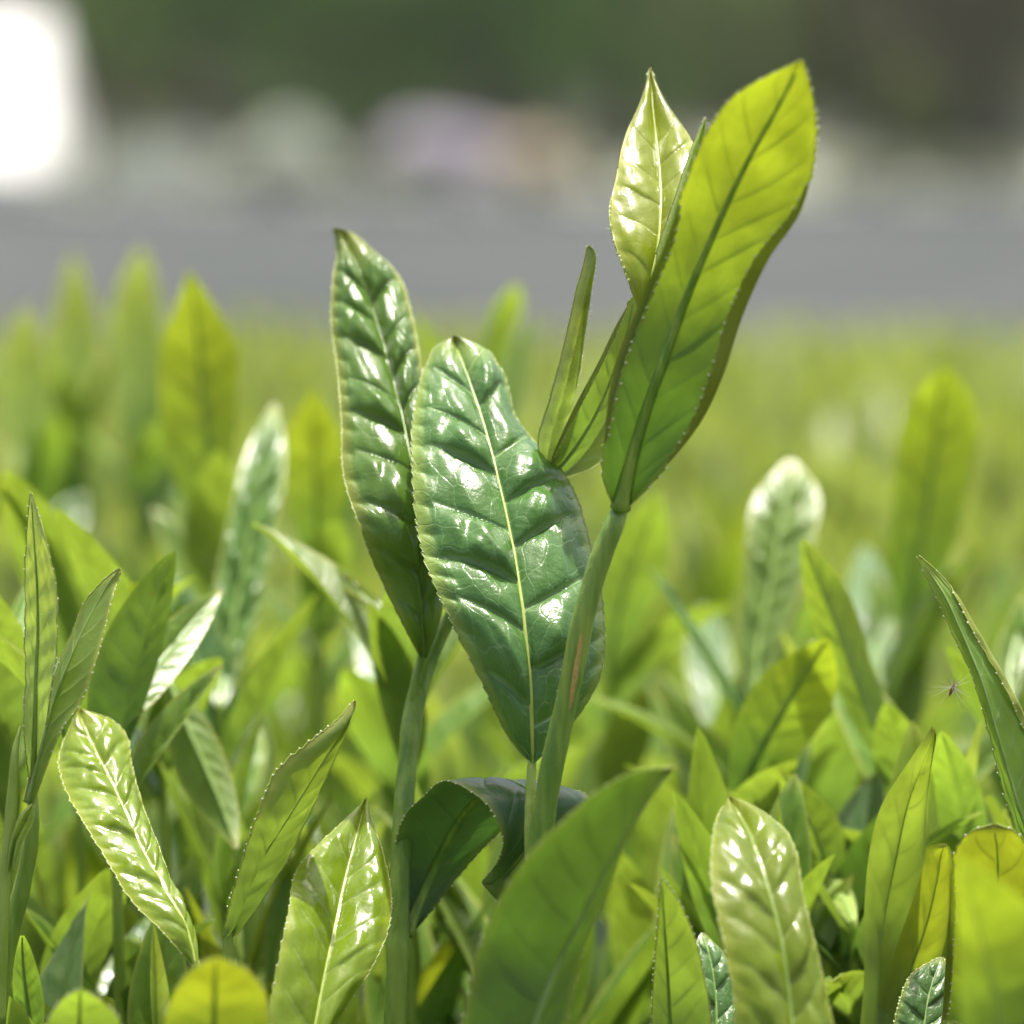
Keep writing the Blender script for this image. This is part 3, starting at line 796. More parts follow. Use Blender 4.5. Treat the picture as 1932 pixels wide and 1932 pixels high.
shoot('tall furled pale yellow leaf with a long tip, blurred, in the lower right', (1640, 2100, 28), [(1640, 2200, 28, 16), (1640, 2090, 28, 14)],
      [dict(rows=[(1642, 2090, 28, 1632, 2090, 0, 1652, 2090, 0), (1650, 1960, 28, 1622, 1960, -3, 1675, 1960, 4), (1655, 1850, 28, 1630, 1850, -4, 1690, 1850, 5), (1668, 1730, 28, 1630, 1730, -5, 1715, 1730, 6),
                  (1690, 1620, 24, 1640, 1610, -5, 1742, 1630, 6), (1712, 1520, 19, 1665, 1515, -4, 1748, 1525, 4), (1740, 1440, 14, 1716, 1435, -2, 1755, 1442, 1), (1762, 1370, 9, 1759, 1370, 0, 1765, 1370, 0)],
            mat=M_SOFT, face=-1, nv=9, h=0.2, seed=0.12, rib=0.3, bow=(-1, -1), **LO),
       dict(rows=[(1650, 2090, 30, 1640, 2090, 0, 1660, 2090, 0), (1672, 1960, 31, 1640, 1960, -2, 1715, 1960, 4), (1715, 1840, 30, 1680, 1820, -3, 1762, 1850, 5), (1752, 1730, 25, 1722, 1700, -3, 1790, 1740, 5),
                  (1770, 1650, 21, 1744, 1630, -2, 1796, 1660, 3), (1780, 1600, 18, 1760, 1594, 0, 1794, 1605, 1), (1786, 1590, 17, 1783, 1590, 0, 1789, 1590, 0)],
            mat=M_YOUNG, face=-1, nv=8, h=0.2, seed=0.33, rib=0.3, bow=(-0.6, -0.6), **LO)])
shoot('broad yellow leaf with white-dotted teeth at the right border', (1880, 2100, 0), [(1884, 2200, 0, 16), (1882, 2090, 0, 14)],
      [dict(rows=[(1882, 2090, 0, 1872, 2090, 0, 1892, 2090, 0), (1884, 2000, 0, 1775, 2000, 2, 2010, 2000, 2), (1884, 1900, 0, 1779, 1900, 2, 2020, 1900, 2), (1884, 1800, -3, 1785, 1800, 2, 2010, 1800, 2),
                  (1884, 1710, -6, 1791, 1710, 2, 1995, 1710, 2), (1883, 1640, -9, 1796, 1635, 1, 1972, 1640, 1), (1880, 1590, -11, 1818, 1585, 0, 1930, 1588, 0), (1876, 1565, -12, 1848, 1563, 0, 1902, 1563, 0), (1875, 1555, -12, 1872, 1555, 0, 1879, 1555, 0)],
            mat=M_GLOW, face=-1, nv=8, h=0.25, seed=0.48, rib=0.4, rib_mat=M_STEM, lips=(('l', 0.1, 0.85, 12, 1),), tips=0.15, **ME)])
shoot('very blurred bright yellow leaf in the bottom right corner, nearest to the viewer', (1900, 2150, -85), [(1900, 2250, -85, 18), (1900, 2150, -85, 16)],
      [dict(rows=[(1900, 2140, -85, 1890, 2140, 0, 1910, 2140, 0), (1900, 2040, -86, 1815, 2040, 2, 2050, 2040, 2), (1885, 1920, -86, 1813, 1920, 2, 2060, 1920, 3), (1865, 1820, -87, 1808, 1810, 1, 2040, 1820, 4),
                  (1842, 1730, -90, 1804, 1715, 1, 1960, 1725, 3), (1822, 1660, -93, 1804, 1650, 0, 1878, 1655, 1), (1808, 1614, -95, 1804, 1613, 0, 1812, 1614, 0)],
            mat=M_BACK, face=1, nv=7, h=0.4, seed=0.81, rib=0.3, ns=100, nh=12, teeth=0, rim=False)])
shoot('small dark shiny leaf low between the pale furled leaf and the right border', (1745, 2050, 4), [(1745, 2150, 4, 12), (1745, 2040, 4, 10)],
      [dict(rows=simple([(1745, 2040, 1738, 2040, 1752, 2040), (1742, 1970, 1690, 1965, 1795, 1970), (1748, 1900, 1698, 1890, 1790, 1900), (1762, 1845, 1724, 1836, 1788, 1845), (1777, 1806, 1774, 1806, 1780, 1807)], 0, 10, -1, 1),
            mat=M_MATURE, face=1, nv=6, h=0.8, seed=0.58, rib=0.3, **ME)])
shoot('yellow toothed leaf tip just showing at the bottom edge, lower right', (1790, 2080, -12), [(1790, 2160, -12, 11), (1790, 2075, -12, 10)],
      [dict(rows=simple([(1790, 2070, 1784, 2070, 1796, 2070), (1790, 2000, 1735, 2000, 1850, 2000), (1790, 1950, 1750, 1950, 1835, 1950), (1790, 1926, 1785, 1926, 1796, 1926)], -12, -10, 1, 1),
            mat=M_YOUNG, face=-1, nv=6, h=0.2, rib=0.4, ns=90, nh=12, teeth=20)])
shoot('tea shoot at the right edge with a slim arching leaf folded lengthwise, yellow-tipped', (1990, 1760, 6), [(2010, 1950, 8, 14), (2000, 1840, 7, 13), (1985, 1740, 6, 10)],
      [dict(rows=[(1983, 1745, 6, 1975, 1745, 0, 1992, 1742, 0), (1960, 1640, 4, 1938, 1640, 0, 2010, 1625, 4), (1915, 1500, 2, 1897, 1500, 1, 1985, 1480, 4), (1880, 1380, 1, 1866, 1380, 1, 1940, 1365, 3),
                  (1850, 1280, 1, 1838, 1282, 1, 1898, 1278, 2), (1815, 1195, 2, 1800, 1200, 1, 1846, 1190, 1), (1780, 1120, 3, 1766, 1122, 0.5, 1803, 1118, 0.5), (1750, 1075, 4, 1744, 1078, 0, 1766, 1076, 0), (1731, 1049, 4, 1729, 1050, 0, 1734, 1048, 0)],
            mat=M_SOFT, face=-1, nv=10, h=0.2, seed=0.25, rib=0.3, lips=(('r', 0.3, 0.9, 15, 1),), wob=0.25, tips=0.13, **ME)])

# further back, increasingly blurred
def back_shoot(label, pts, d, mat, face=-1, h=0.4, seed=0.3, fold=2.0, lean=None, stem=True, nv=9, rib_mat=None, rib=0.5):
    m0 = pts[0]
    d = d * (1.6 if d < 130 else 1.25)
    if lean is None: lean = 22 if face > 0 else -13
    st = [(m0[0] + 22, m0[1] + 900, d + 8, 13), (m0[0] + 12, m0[1] + 420, d + 4, 12), (m0[0] + 6, m0[1] + 180, d + 2, 11), (m0[0], m0[1] - 6, d, 8)] if stem else None
    t_ = shoot(label, (m0[0] + 6, m0[1] + 330, d + 4), st,
                 [dict(rows=simple(pts, d, d + lean, fold * (-face), fold * (-face)), mat=mat, face=face, nv=nv, h=h, seed=seed, rib=rib, rib_mat=rib_mat, **LO)],
                 group='blurred tea shoots behind')
    if stem: side_leaves(t_, st, 4, int(m0[0] * 7 + m0[1]), 0.50, 0.88, 0.030, (M_SOFT, M_SOFT, M_MATURE, M_SOFT))
    return t_
back_shoot('blurred backlit leaf shaped like a spearhead, standing tall at the left against the grey road',
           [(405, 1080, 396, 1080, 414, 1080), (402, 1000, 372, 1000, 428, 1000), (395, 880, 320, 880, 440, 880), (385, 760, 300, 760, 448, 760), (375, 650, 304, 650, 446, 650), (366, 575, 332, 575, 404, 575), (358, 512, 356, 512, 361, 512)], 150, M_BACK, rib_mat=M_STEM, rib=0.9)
back_shoot('very blurred oval leaf pair at the upper left, dark green below and yellow above',
           [(262, 800, 252, 800, 272, 800), (262, 700, 222, 700, 302, 700), (262, 600, 206, 600, 306, 600), (264, 525, 230, 525, 292, 525), (268, 468, 265, 468, 271, 468)], 300, M_FAR)
back_shoot('very blurred narrow pale leaf at the far upper left',
           [(140, 760, 132, 760, 148, 760), (140, 680, 102, 680, 180, 680), (140, 590, 105, 590, 182, 590), (140, 520, 122, 520, 157, 520), (140, 480, 138, 480, 142, 480)], 330, M_FAR, face=-1, fold=1)
back_shoot('very blurred yellow leaf at the left border above the downy bud',
           [(60, 880, 50, 880, 70, 880), (52, 780, 10, 780, 100, 780), (46, 690, 4, 690, 95, 690), (44, 620, 24, 620, 66, 620), (44, 578, 42, 578, 46, 578)], 270, M_FAR)
back_shoot('shiny quilted green leaf with rows of white glints, blurred, left of the tall shoots',
           [(415, 1330, 405, 1330, 425, 1330), (425, 1260, 392, 1250, 450, 1265), (445, 1150, 398, 1135, 488, 1158), (468, 1030, 424, 1015, 514, 1036), (490, 920, 448, 905, 534, 920), (508, 830, 478, 822, 536, 830), (518, 762, 514, 762, 523, 762)], 72, M_QUILT, face=1, h=1.7, seed=0.45, nv=13, lean=40)
back_shoot('blurred backlit yellow leaf close behind the left edge of the curved quilted leaf',
           [(600, 1080, 590, 1080, 610, 1080), (600, 1000, 556, 1000, 640, 1000), (596, 900, 540, 900, 655, 900), (592, 810, 546, 810, 640, 810), (590, 736, 586, 736, 594, 736)], 110, M_BACK, rib_mat=M_STEM)
back_shoot('grey-green trough-shaped leaf pointing right, slightly blurred, left of centre',
           [(212, 1375, 204, 1370, 220, 1382), (262, 1300, 232, 1290, 286, 1330), (312, 1235, 280, 1215, 340, 1265), (362, 1175, 335, 1155, 386, 1195), (418, 1112, 415, 1110, 422, 1115)], 26, M_SOFT, face=1, fold=2.5)
back_shoot('drooping broad green leaf, blurred, under the trough-shaped leaf at left',
           [(320, 1290, 312, 1290, 330, 1290), (352, 1370, 312, 1380, 392, 1360), (392, 1460, 340, 1480, 432, 1450), (425, 1540, 392, 1550, 450, 1530), (445, 1600, 442, 1600, 450, 1600)], 46, M_SOFT, face=-1, stem=False)
back_shoot('slender yellow bud tip pointing left between the quilted leaf and its neighbour',
           [(760, 1215, 752, 1222, 768, 1208), (710, 1150, 696, 1160, 722, 1140), (650, 1095, 640, 1108, 660, 1082), (600, 1058, 592, 1068, 608, 1048), (578, 1042, 576, 1045, 581, 1040)], 40, M_YOUNG, face=1, fold=0.5)
back_shoot('pale shining leaf blade, blurred, left of the left stem at mid height',
           [(770, 1400, 762, 1400, 778, 1400), (740, 1330, 706, 1340, 770, 1320), (708, 1250, 676, 1260, 742, 1240), (684, 1180, 664, 1190, 706, 1170), (668, 1125, 664, 1125, 672, 1125)], 80, M_MATURE, face=1, lean=30)
back_shoot('blurred leaf with a dazzling white tip, right of the tall shoots',
           [(1425, 1330, 1415, 1330, 1435, 1330), (1430, 1220, 1392, 1220, 1470, 1225), (1452, 1110, 1402, 1105, 1510, 1115), (1470, 1010, 1408, 1000, 1540, 1010), (1484, 930, 1428, 930, 1545, 930), (1492, 868, 1482, 868, 1502, 868)], 78, M_SOFT, face=1, h=1.1, lean=26, nv=11)
back_shoot('arched yellow-green leaf falling to the right behind the broad glossy leaf',
           [(1712, 1480, 1704, 1484, 1720, 1476), (1660, 1390, 1630, 1400, 1688, 1375), (1610, 1270, 1572, 1285, 1645, 1250), (1566, 1150, 1528, 1165, 1606, 1130), (1535, 1075, 1512, 1085, 1566, 1065), (1514, 1018, 1510, 1020, 1519, 1016)], 52, M_SOFT, face=-1)
back_shoot('very blurred tall backlit leaf, upper right over the smooth tea field',
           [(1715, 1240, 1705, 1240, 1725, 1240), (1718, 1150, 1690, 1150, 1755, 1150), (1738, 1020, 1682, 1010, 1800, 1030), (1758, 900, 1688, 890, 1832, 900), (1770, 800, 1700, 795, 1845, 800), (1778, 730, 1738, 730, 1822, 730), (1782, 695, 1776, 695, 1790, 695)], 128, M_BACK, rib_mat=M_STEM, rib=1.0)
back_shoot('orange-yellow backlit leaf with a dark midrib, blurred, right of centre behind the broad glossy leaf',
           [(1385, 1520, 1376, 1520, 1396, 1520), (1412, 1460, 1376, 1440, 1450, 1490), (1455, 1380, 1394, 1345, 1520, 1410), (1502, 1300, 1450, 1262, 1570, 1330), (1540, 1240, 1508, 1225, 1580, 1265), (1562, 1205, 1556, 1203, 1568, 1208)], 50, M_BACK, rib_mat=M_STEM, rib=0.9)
back_shoot('plain green leaf, blurred, between the two lower right leaves',
           [(1580, 1720, 1572, 1720, 1588, 1720), (1560, 1640, 1520, 1650, 1594, 1630), (1532, 1560, 1490, 1570, 1584, 1550), (1500, 1500, 1474, 1505, 1530, 1490), (1472, 1452, 1469, 1454, 1476, 1450)], 42, M_SOFT, face=-1)
back_shoot('broad vague yellow-green leaf right behind the main stem',
           [(1150, 1270, 1140, 1270, 1160, 1270), (1165, 1170, 1128, 1165, 1215, 1175), (1190, 1080, 1140, 1070, 1250, 1090), (1220, 1000, 1175, 990, 1262, 1005), (1245, 930, 1240, 930, 1250, 930)], 105, M_SOFT)
back_shoot('lone blurred leaf tip against the grey road, between the middle leaf and the thin bud',
           [(905, 780, 896, 780, 914, 780), (920, 690, 896, 690, 945, 690), (940, 620, 916, 620, 968, 620), (960, 570, 938, 570, 985, 572), (972, 538, 966, 538, 980, 538)], 210, M_SOFT)
back_shoot('pale silvery leaf, blurred, right of the main stem at mid height',
           [(1365, 1420, 1356, 1420, 1374, 1420), (1355, 1340, 1315, 1340, 1385, 1340), (1340, 1250, 1292, 1250, 1385, 1250), (1330, 1180, 1300, 1180, 1365, 1180), (1325, 1140, 1320, 1140, 1332, 1140)], 95, M_MATURE, face=1, lean=50)
back_shoot('bluish glossy leaf, blurred, beneath the tall backlit leaf at right',
           [(1660, 1300, 1652, 1300, 1668, 1300), (1650, 1220, 1612, 1220, 1685, 1220), (1640, 1130, 1598, 1130, 1680, 1130), (1636, 1070, 1608, 1070, 1664, 1070), (1634, 1030, 1628, 1030, 1640, 1030)], 120, M_MATURE, face=1, lean=60)
back_shoot('short plump bud, blurred, right of the broad glossy leaf',
           [(1610, 1740, 1602, 1742, 1618, 1738), (1594, 1700, 1574, 1706, 1612, 1694), (1572, 1660, 1552, 1668, 1590, 1654), (1556, 1636, 1550, 1640, 1562, 1634)], 30, M_BUD, face=1, fold=-1)
back_shoot('pale curved leaf entering at the right border, blurred, above the toothed yellow leaf',
           [(1905, 1330, 1897, 1330, 1914, 1330), (1905, 1260, 1880, 1255, 1935, 1265), (1920, 1200, 1893, 1190, 1950, 1210), (1950, 1140, 1925, 1130, 1980, 1150), (1985, 1080, 1980, 1080, 1990, 1080)], 60, M_SOFT, face=1)
back_shoot('short pale yellow spear, blurred, at the lower left near the bottom edge',
           [(222, 1890, 214, 1890, 230, 1890), (238, 1840, 222, 1838, 254, 1844), (252, 1790, 234, 1788, 272, 1794), (260, 1758, 255, 1758, 266, 1759)], 34, M_YOUNG, face=1, fold=-0.5)
back_shoot('light green leaf rising in the bottom left corner',
           [(60, 1990, 52, 1990, 68, 1990), (55, 1920, 30, 1920, 84, 1920), (46, 1850, 24, 1850, 76, 1850), (42, 1790, 30, 1790, 58, 1790), (42, 1765, 38, 1765, 46, 1765)], 16, M_SOFT, face=-1)
back_shoot('white-glinting small leaf at the bottom left',
           [(112, 1900, 106, 1900, 118, 1900), (116, 1860, 96, 1860, 136, 1862), (120, 1825, 102, 1824, 138, 1828), (124, 1800, 120, 1800, 128, 1800)], 36, M_MATURE, face=1, h=0.6, lean=25)
back_shoot('yellow leaf behind the downy bud at the left border, blurred',
           [(140, 1200, 130, 1200, 150, 1200), (135, 1110, 105, 1115, 165, 1105), (110, 1030, 80, 1040, 140, 1015), (60, 960, 40, 975, 80, 945), (-10, 900, -14, 905, -6, 895)], 70, M_YOUNG, face=-1)
back_shoot('bright hooked yellow leaf tip between the trough-shaped leaf and the toothed leaf at left',
           [(300, 1280, 292, 1280, 308, 1280), (302, 1210, 280, 1210, 322, 1205), (290, 1150, 268, 1152, 310, 1140), (262, 1112, 252, 1122, 276, 1102), (244, 1104, 242, 1106, 246, 1102)], 55, M_YOUNG, face=-1)
back_shoot('wide pale leaf crossing behind the left edge of the picture at mid height',
           [(10, 1330, 2, 1330, 18, 1330), (15, 1270, -6, 1262, 36, 1280), (30, 1200, 10, 1190, 52, 1215), (50, 1140, 32, 1130, 68, 1150), (66, 1090, 62, 1090, 70, 1090)], 40, M_SOFT, face=1)

# wind-blown seed with a tuft of white hairs caught on a leaf
seed = thing('seed_tuft', base_at(1796, 1300, 18), 'tiny brown seed with a fluffy white tuft caught among leaves at right', 'seed')
ps = W(np.linspace(1791, 1801, 9), np.linspace(1314, 1288, 9), np.full(9, 18.0)) - np.array(seed.location)
Vs, Fs = tube(ps, np.array([0.4, 2, 3, 3.5, 3.6, 3.4, 2.8, 1.8, 0.4]) * PX, 8)
link('seed', make_mesh('seed', Vs, Fs, M_SEED), seed)
r = np.random.default_rng(5)
d = nrm(r.normal(0, 1, (60, 3)))
hairs(seed, np.repeat((W(1797, 1296, 18.0) - np.array(seed.location))[None], 60, 0), d, 30, 0.0038, 6, mat=M_FLUFF, wd=0.006)

# ------------------------------------------------------------------ tea field: rows of shoots, then the mass
def proto_parts(seed, n_leaf, big):
    """a shoot rooted at the origin: list of (name, V, F, attrs or None, material)"""
    r = np.random.default_rng(seed)
    H = r.uniform(0.060, 0.085)
    k = np.linspace(0, 1, 8)
    lean = r.normal(0, 0.12, 2)
    P = np.stack([lean[0] * H * k ** 2, lean[1] * H * k ** 2, H * k], -1)
    P0 = np.vstack([P[:1] - np.array([[0, 0, 0.05]]), P])
    Vt, Ft = tube(P0, np.linspace(0.0014, 0.0007, len(P0)), 6)
    parts = [('stem', Vt, Ft, None, M_STEMY)]
    az = r.uniform(0, 6.28)
    for i in range(n_leaf):
        z = 0.35 + 0.62 * i / max(1, n_leaf - 1)
        el = math.radians(r.uniform(50, 72) + 16 * i / n_leaf)
        Ln = (0.046 - 0.016 * i / n_leaf) * r.uniform(0.85, 1.15) * big
        V, F, q, t, s = gen_leaf(Ln, Ln * r.uniform(0.28, 0.40), r.uniform(0.15, 0.65), r.uniform(-0.1, 0.6), r.normal(0, 0.3), 9, 0.0006 * r.uniform(0.2, 1.4), r.uniform(0, 1))
        c = np.array([np.interp(z, k, P[:, j]) for j in range(3)])
        V = V @ rot(az, el).T + c
        mat = (M_MATURE if r.random() < 0.7 else M_SOFT) if i < n_leaf * 0.5 else (M_SOFT if r.random() < 0.7 else M_YOUNG)
        parts.append(('leaf', V, F, {'q': q, 't': t, 's': s}, mat))
        az += 2.4 + r.normal(0, 0.25)
    V, F, q, t, s = gen_leaf(0.026 * r.uniform(0.8, 1.2), 0.0075, 1.1, 0.1, 0.3, 6, 0.0001, 0.1)
    V = V @ rot(r.uniform(0, 6.28), math.radians(82)).T + P[-1]
    parts.append(('bud', V, F, {'q': q, 't': t, 's': s}, M_BUD))
    return parts

protos = [proto_parts(100 + i, 4 + i % 3, (1.0, 1.1, 0.9)[i % 3]) for i in range(10)]
proto_mesh = [[(nm, make_mesh('tea_' + nm, V, F, mt, at)) for nm, V, F, at, mt in pr] for pr in protos]
proto_top = [max(V[:, 2].max() for _, V, *_ in pr) for pr in protos]

# places in the field: jittered rows away from the camera
spots = []
yy = 0.675
while yy < 2.5:
    stepy = 0.027
    half = 0.075 * yy / D0 * 1.25 + 0.06
    for x in np.arange(-half, half, 0.027):
        px, py = x + rng.uniform(-0.013, 0.013), yy + rng.uniform(-0.012, 0.012)
        top = (0.797 if py < 1.3 else 0.806) + rng.normal(0, 0.014 if py < 1.4 else 0.009)
        if py < 0.72: top -= 0.012
        if px < -0.02 * py / D0 and py < 1.1: top += 0.012
        top = min(top, 0.842)
        # keep the sight lines onto the open road and smooth field clear
        lim = 580 if px < -0.02 else 600
        top = min(top, EYE[2] - (lim - 249) / F_PX * py)
        spots.append((py, px, top))
    yy += stepy
for i in range(30):
    py = rng.uniform(0.640, 0.685)
    uu = rng.uniform(-60, 1990)
    spots.append((py, (uu - 966) / F_PX * py, EYE[2] - (rng.uniform(1330, 1720) - 249) / F_PX * py))
spots.sort()
GRP = 'unremarkable blurred tea shoots filling the field'
n_single = 265
mass = {}
for i, (py, px, top) in enumerate(spots):
    k = int(rng.integers(0, len(protos)))
    sc = rng.uniform(0.8, 1.15); az = rng.uniform(0, 6.28)
    z0 = top - proto_top[k] * sc
    if i < n_single:
        uu = 966 + px / py * F_PX
        zone = 0 if uu < 560 else (1 if uu < 1230 else 2)
        place = ('left of the two tall shoots', 'behind the two tall shoots', 'right of the two tall shoots')[zone]
        far = ('out-of-focus tea shoot crowding close behind the sharp ones, ' if py < 0.95 else 'strongly blurred yellow-green tea shoot deeper in the field, ') + place
        e = thing('tea_shoot', (px, py, z0), far, 'tea shoot', ('close blurred tea shoots ' if py < 0.95 else 'deep blurred tea shoots ') + place)
        e.rotation_euler = (rng.normal(0, 0.1), rng.normal(0, 0.1), az); e.scale = (sc,) * 3
        for nm, me in proto_mesh[k]:
            link(nm, me, e)
    else:
        c, s_ = math.cos(az) * sc, math.sin(az) * sc
        Rm = np.array([[c, -s_, 0], [s_, c, 0], [0, 0, sc]])
        for nm, V, F, at, mt in protos[k]:
            if nm == 'stem': continue
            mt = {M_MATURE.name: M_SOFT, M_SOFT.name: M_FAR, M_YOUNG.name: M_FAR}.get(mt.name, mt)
            a = mass.setdefault(mt.name, dict(V=[], F=[], q=[], t=[], s=[], off=0, mat=mt))
            a['V'].append(V @ Rm.T + np.array([px, py, z0])); a['F'].append(F + a['off']); a['off'] += len(V)
            for key in 'qts': a[key].append(at[key])
def join_mass(name, dct, label, cat):
    keys = list(dct)
    V = np.vstack([np.vstack(dct[k]['V']) for k in keys])
    F, off, mi = [], 0, []
    for j, k in enumerate(keys):
        f = np.vstack(dct[k]['F']); F.append(f + off); off += sum(len(v) for v in dct[k]['V']); mi.append(np.full(len(f), j))
    at = {x: np.concatenate([np.concatenate(dct[k][x]) for k in keys]) for x in 'qts'}
    me = make_mesh(name, V, np.vstack(F), dct[keys[0]]['mat'], at)
    for k in keys[1:]: me.materials.append(dct[k]['mat'])
    me.polygons.foreach_set('material_index', np.concatenate(mi).astype(np.int32))
    o = link(name, me)
    tag(o, label, cat, kind='stuff')
    return o
join_mass('tea_field', mass, 'smooth blur of yellow-green tea tops stretching back to the road', 'tea field')

# old leaves and twigs under the new shoots
und = {}
a = dict(V=[], F=[], q=[], t=[], s=[], off=0, mat=M_HEDGE); und['h'] = a
lib = [gen_leaf(1.0, 0.42, f, ar, 0.1, 8, 0.012, sd, ns=9, nh=2) for f, ar, sd in ((0.2, 0.4, .1), (0.35, 0.7, .4), (0.1, 0.2, .7), (0.3, 1.0, .9))]
for i in range(5200):
    py = 0.42 + 2.05 * rng.random() ** 1.5
    half = 0.085 * py / D0 * 1.2 + 0.08
    px = rng.uniform(-half, half)
    pz = rng.uniform(0.66, 0.755) - (0.02 if py < 0.62 else 0)
    V, F, q, t, s = lib[i % 4]
    Ln = rng.uniform(0.035, 0.062)
    V = (V * Ln) @ rot(rng.uniform(0, 6.28), math.radians(rng.uniform(0, 65))).T + np.array([px, py, pz])
    a['V'].append(V); a['F'].append(F + a['off']); a['off'] += len(V)
    a['q'].append(q); a['t'].append(t); a['s'].append(s)
hedge = thing('tea_hedge', (0, 1.4, 0), 'dark mass of older tea leaves and woody twigs beneath the bright shoots', 'tea hedge')
fol = join_mass('foliage', und, None, None)
fol.parent = hedge; fol.matrix_parent_inverse = Matrix.Translation((0, -1.4, 0))
for i in range(26):
    bx, by = rng.uniform(-0.32, 0.32), rng.uniform(-0.95, 1.0)
    n = 9; k = np.linspace(0, 1, n)
    P = np.stack([bx + 0.12 * rng.normal() * k + 0.02 * np.sin(k * 7 + i), by + 0.12 * rng.normal() * k, 0.74 * k], -1)
    Vt, Ft = tube(P, np.linspace(0.013, 0.003, n), 8)
    link('branch', make_mesh('branch', Vt, Ft, M_BARK), hedge)

# ------------------------------------------------------------------ ground, road, far garden
def sheet(name, x0, x1, y0, y1, z, mat, nx=2, ny=2):
    xs, ys = np.linspace(x0, x1, nx), np.linspace(y0, y1, ny)
    Y, X = np.meshgrid(ys, xs, indexing='ij')
    V = np.stack([X, Y, np.full_like(X, z)], -1).reshape(-1, 3)
    o = link(name, make_mesh(name, V, grid_faces(ny, nx), mat, smooth=False))
    return tag(o, kind='structure')
M_SOIL = plain_mat('soil', (0.06, 0.075, 0.03), (0.11, 0.10, 0.06), 3, 0.9, 0.5, 0.02)
M_ROAD = plain_mat('asphalt', (0.046, 0.053, 0.052), (0.070, 0.076, 0.074), 0.35, 1.0, 0.4, 0.004, spec=0.0)
M_KERB = plain_mat('kerb_stone', (0.30, 0.30, 0.28), (0.38, 0.37, 0.35), 4, 0.8, 0.3, 0.003)
M_LAWN = plain_mat('dry_lawn', (0.17, 0.19, 0.13), (0.24, 0.25, 0.19), 2, 0.9, 0.5, 0.03)
sheet('ground', -260, 260, -60, 460, 0.0, M_SOIL)
sheet('road', -60, 60, 7.0, 60.0, 0.004, M_ROAD)
sheet('lawn', -60, 60, 60.3, 110.0, 0.12, M_LAWN)
kv = []
for (xa, xb) in [(-60, 60)]:
    V = np.array([[xa, 60.0, 0], [xb, 60.0, 0], [xb, 60.0, 0.14], [xa, 60.0, 0.14], [xa, 60.32, 0.14], [xb, 60.32, 0.14], [xb, 60.32, 0.0], [xa, 60.32, 0.0]], float)
    F = [[0, 1, 2, 3], [3, 2, 5, 4], [4, 5, 6, 7]]
    tag(link('kerb', make_mesh('kerb', V, F, M_KERB, smooth=False)), kind='structure')

def far_x(u, D): return (u - 966.0) / F_PX * D

def clump_cloud(r, n, centre, radii, size, lobes=9, low=0.0):
    """leaf sized faces through several overlapping lobes"""
    C = r.normal(0, 1, (lobes, 3)); C = nrm(C) * r.uniform(0.25, 0.75, (lobes, 1)); C[:, 2] = np.maximum(C[:, 2], -0.6)
    k = r.integers(0, lobes, n)
    d = nrm(r.normal(0, 1, (n, 3))) * (r.uniform(0.35, 1.0, (n, 1)) ** 0.5) * 0.5
    c = (C[k] + d) * np.array(radii) + np.array(centre)
    a = nrm(r.normal(0, 1, (n, 3))); b_ = nrm(np.cross(a, r.normal(0, 1, (n, 3))))
    sz = size * r.uniform(0.6, 1.3, (n, 1))
    V = np.stack([c - a * sz, c - b_ * sz * 0.55 + 0.15 * sz * np.cross(a, b_), c + a * sz, c + b_ * sz * 0.55 + 0.15 * sz * np.cross(a, b_)], 1).reshape(-1, 3)
    F = np.arange(n * 4).reshape(-1, 4)
    return V, F

M_TREE = [plain_mat('tree_leaves_%s' % nm, c1, c2, 0.55, 0.6, 0, trans=(c2[0] * 1.9, c2[1] * 2.1, c2[2] * 1.4), tfac=0.55) for nm, c1, c2 in
          (('dark', (0.05, 0.065, 0.03), (0.12, 0.15, 0.06)), ('olive', (0.09, 0.10, 0.045), (0.19, 0.21, 0.09)), ('green', (0.06, 0.11, 0.03), (0.15, 0.26, 0.06)), ('pale', (0.12, 0.15, 0.07), (0.30, 0.34, 0.17)), ('brown', (0.08, 0.07, 0.05), (0.17, 0.15, 0.11)))]
M_TRUNK = plain_mat('tree_bark', (0.07, 0.06, 0.048), (0.12, 0.10, 0.085), 4, 0.9, 0.6, 0.02)
def tree(u, D, H, rad, mi, label, seed, low=0.8):
    r = np.random.default_rng(seed)
    x = far_x(u, D)
    t = thing('tree', (x, D, 0.1), label, 'tree', 'trees beyond the road')
    k = np.linspace(0, 1, 8)
    P = np.stack([0.3 * np.sin(k * 3 + seed), 0.2 * np.cos(k * 2 + seed), (H * 0.75) * k], -1); P[:, :2] -= P[0, :2]
    Vt, Ft = tube(P, np.linspace(0.24, 0.07, 8), 9)
    tr = link('trunk', make_mesh('trunk', Vt, Ft, M_TRUNK), t)
    for j in range(5):
        z = r.uniform(0.3, 0.7); c = np.array([np.interp(z, k, P[:, i]) for i in range(3)])
        dd = np.array([math.cos(j * 1.9), math.sin(j * 1.9), 0.7]) * rad * 0.8
        Q = c + np.outer(np.linspace(0, 1, 5), dd)
        Vb, Fb = tube(Q, np.linspace(0.09, 0.03, 5), 6)
        link('limb', make_mesh('limb', Vb, Fb, M_TRUNK), tr)
    V, F = clump_cloud(r, 3600, (0, 0, (H + low) / 2), (rad, rad, (H - low) / 2 * 1.05), 0.19, 14)
    link('crown', make_mesh('crown', V, F, M_TREE[mi], smooth=False), t)
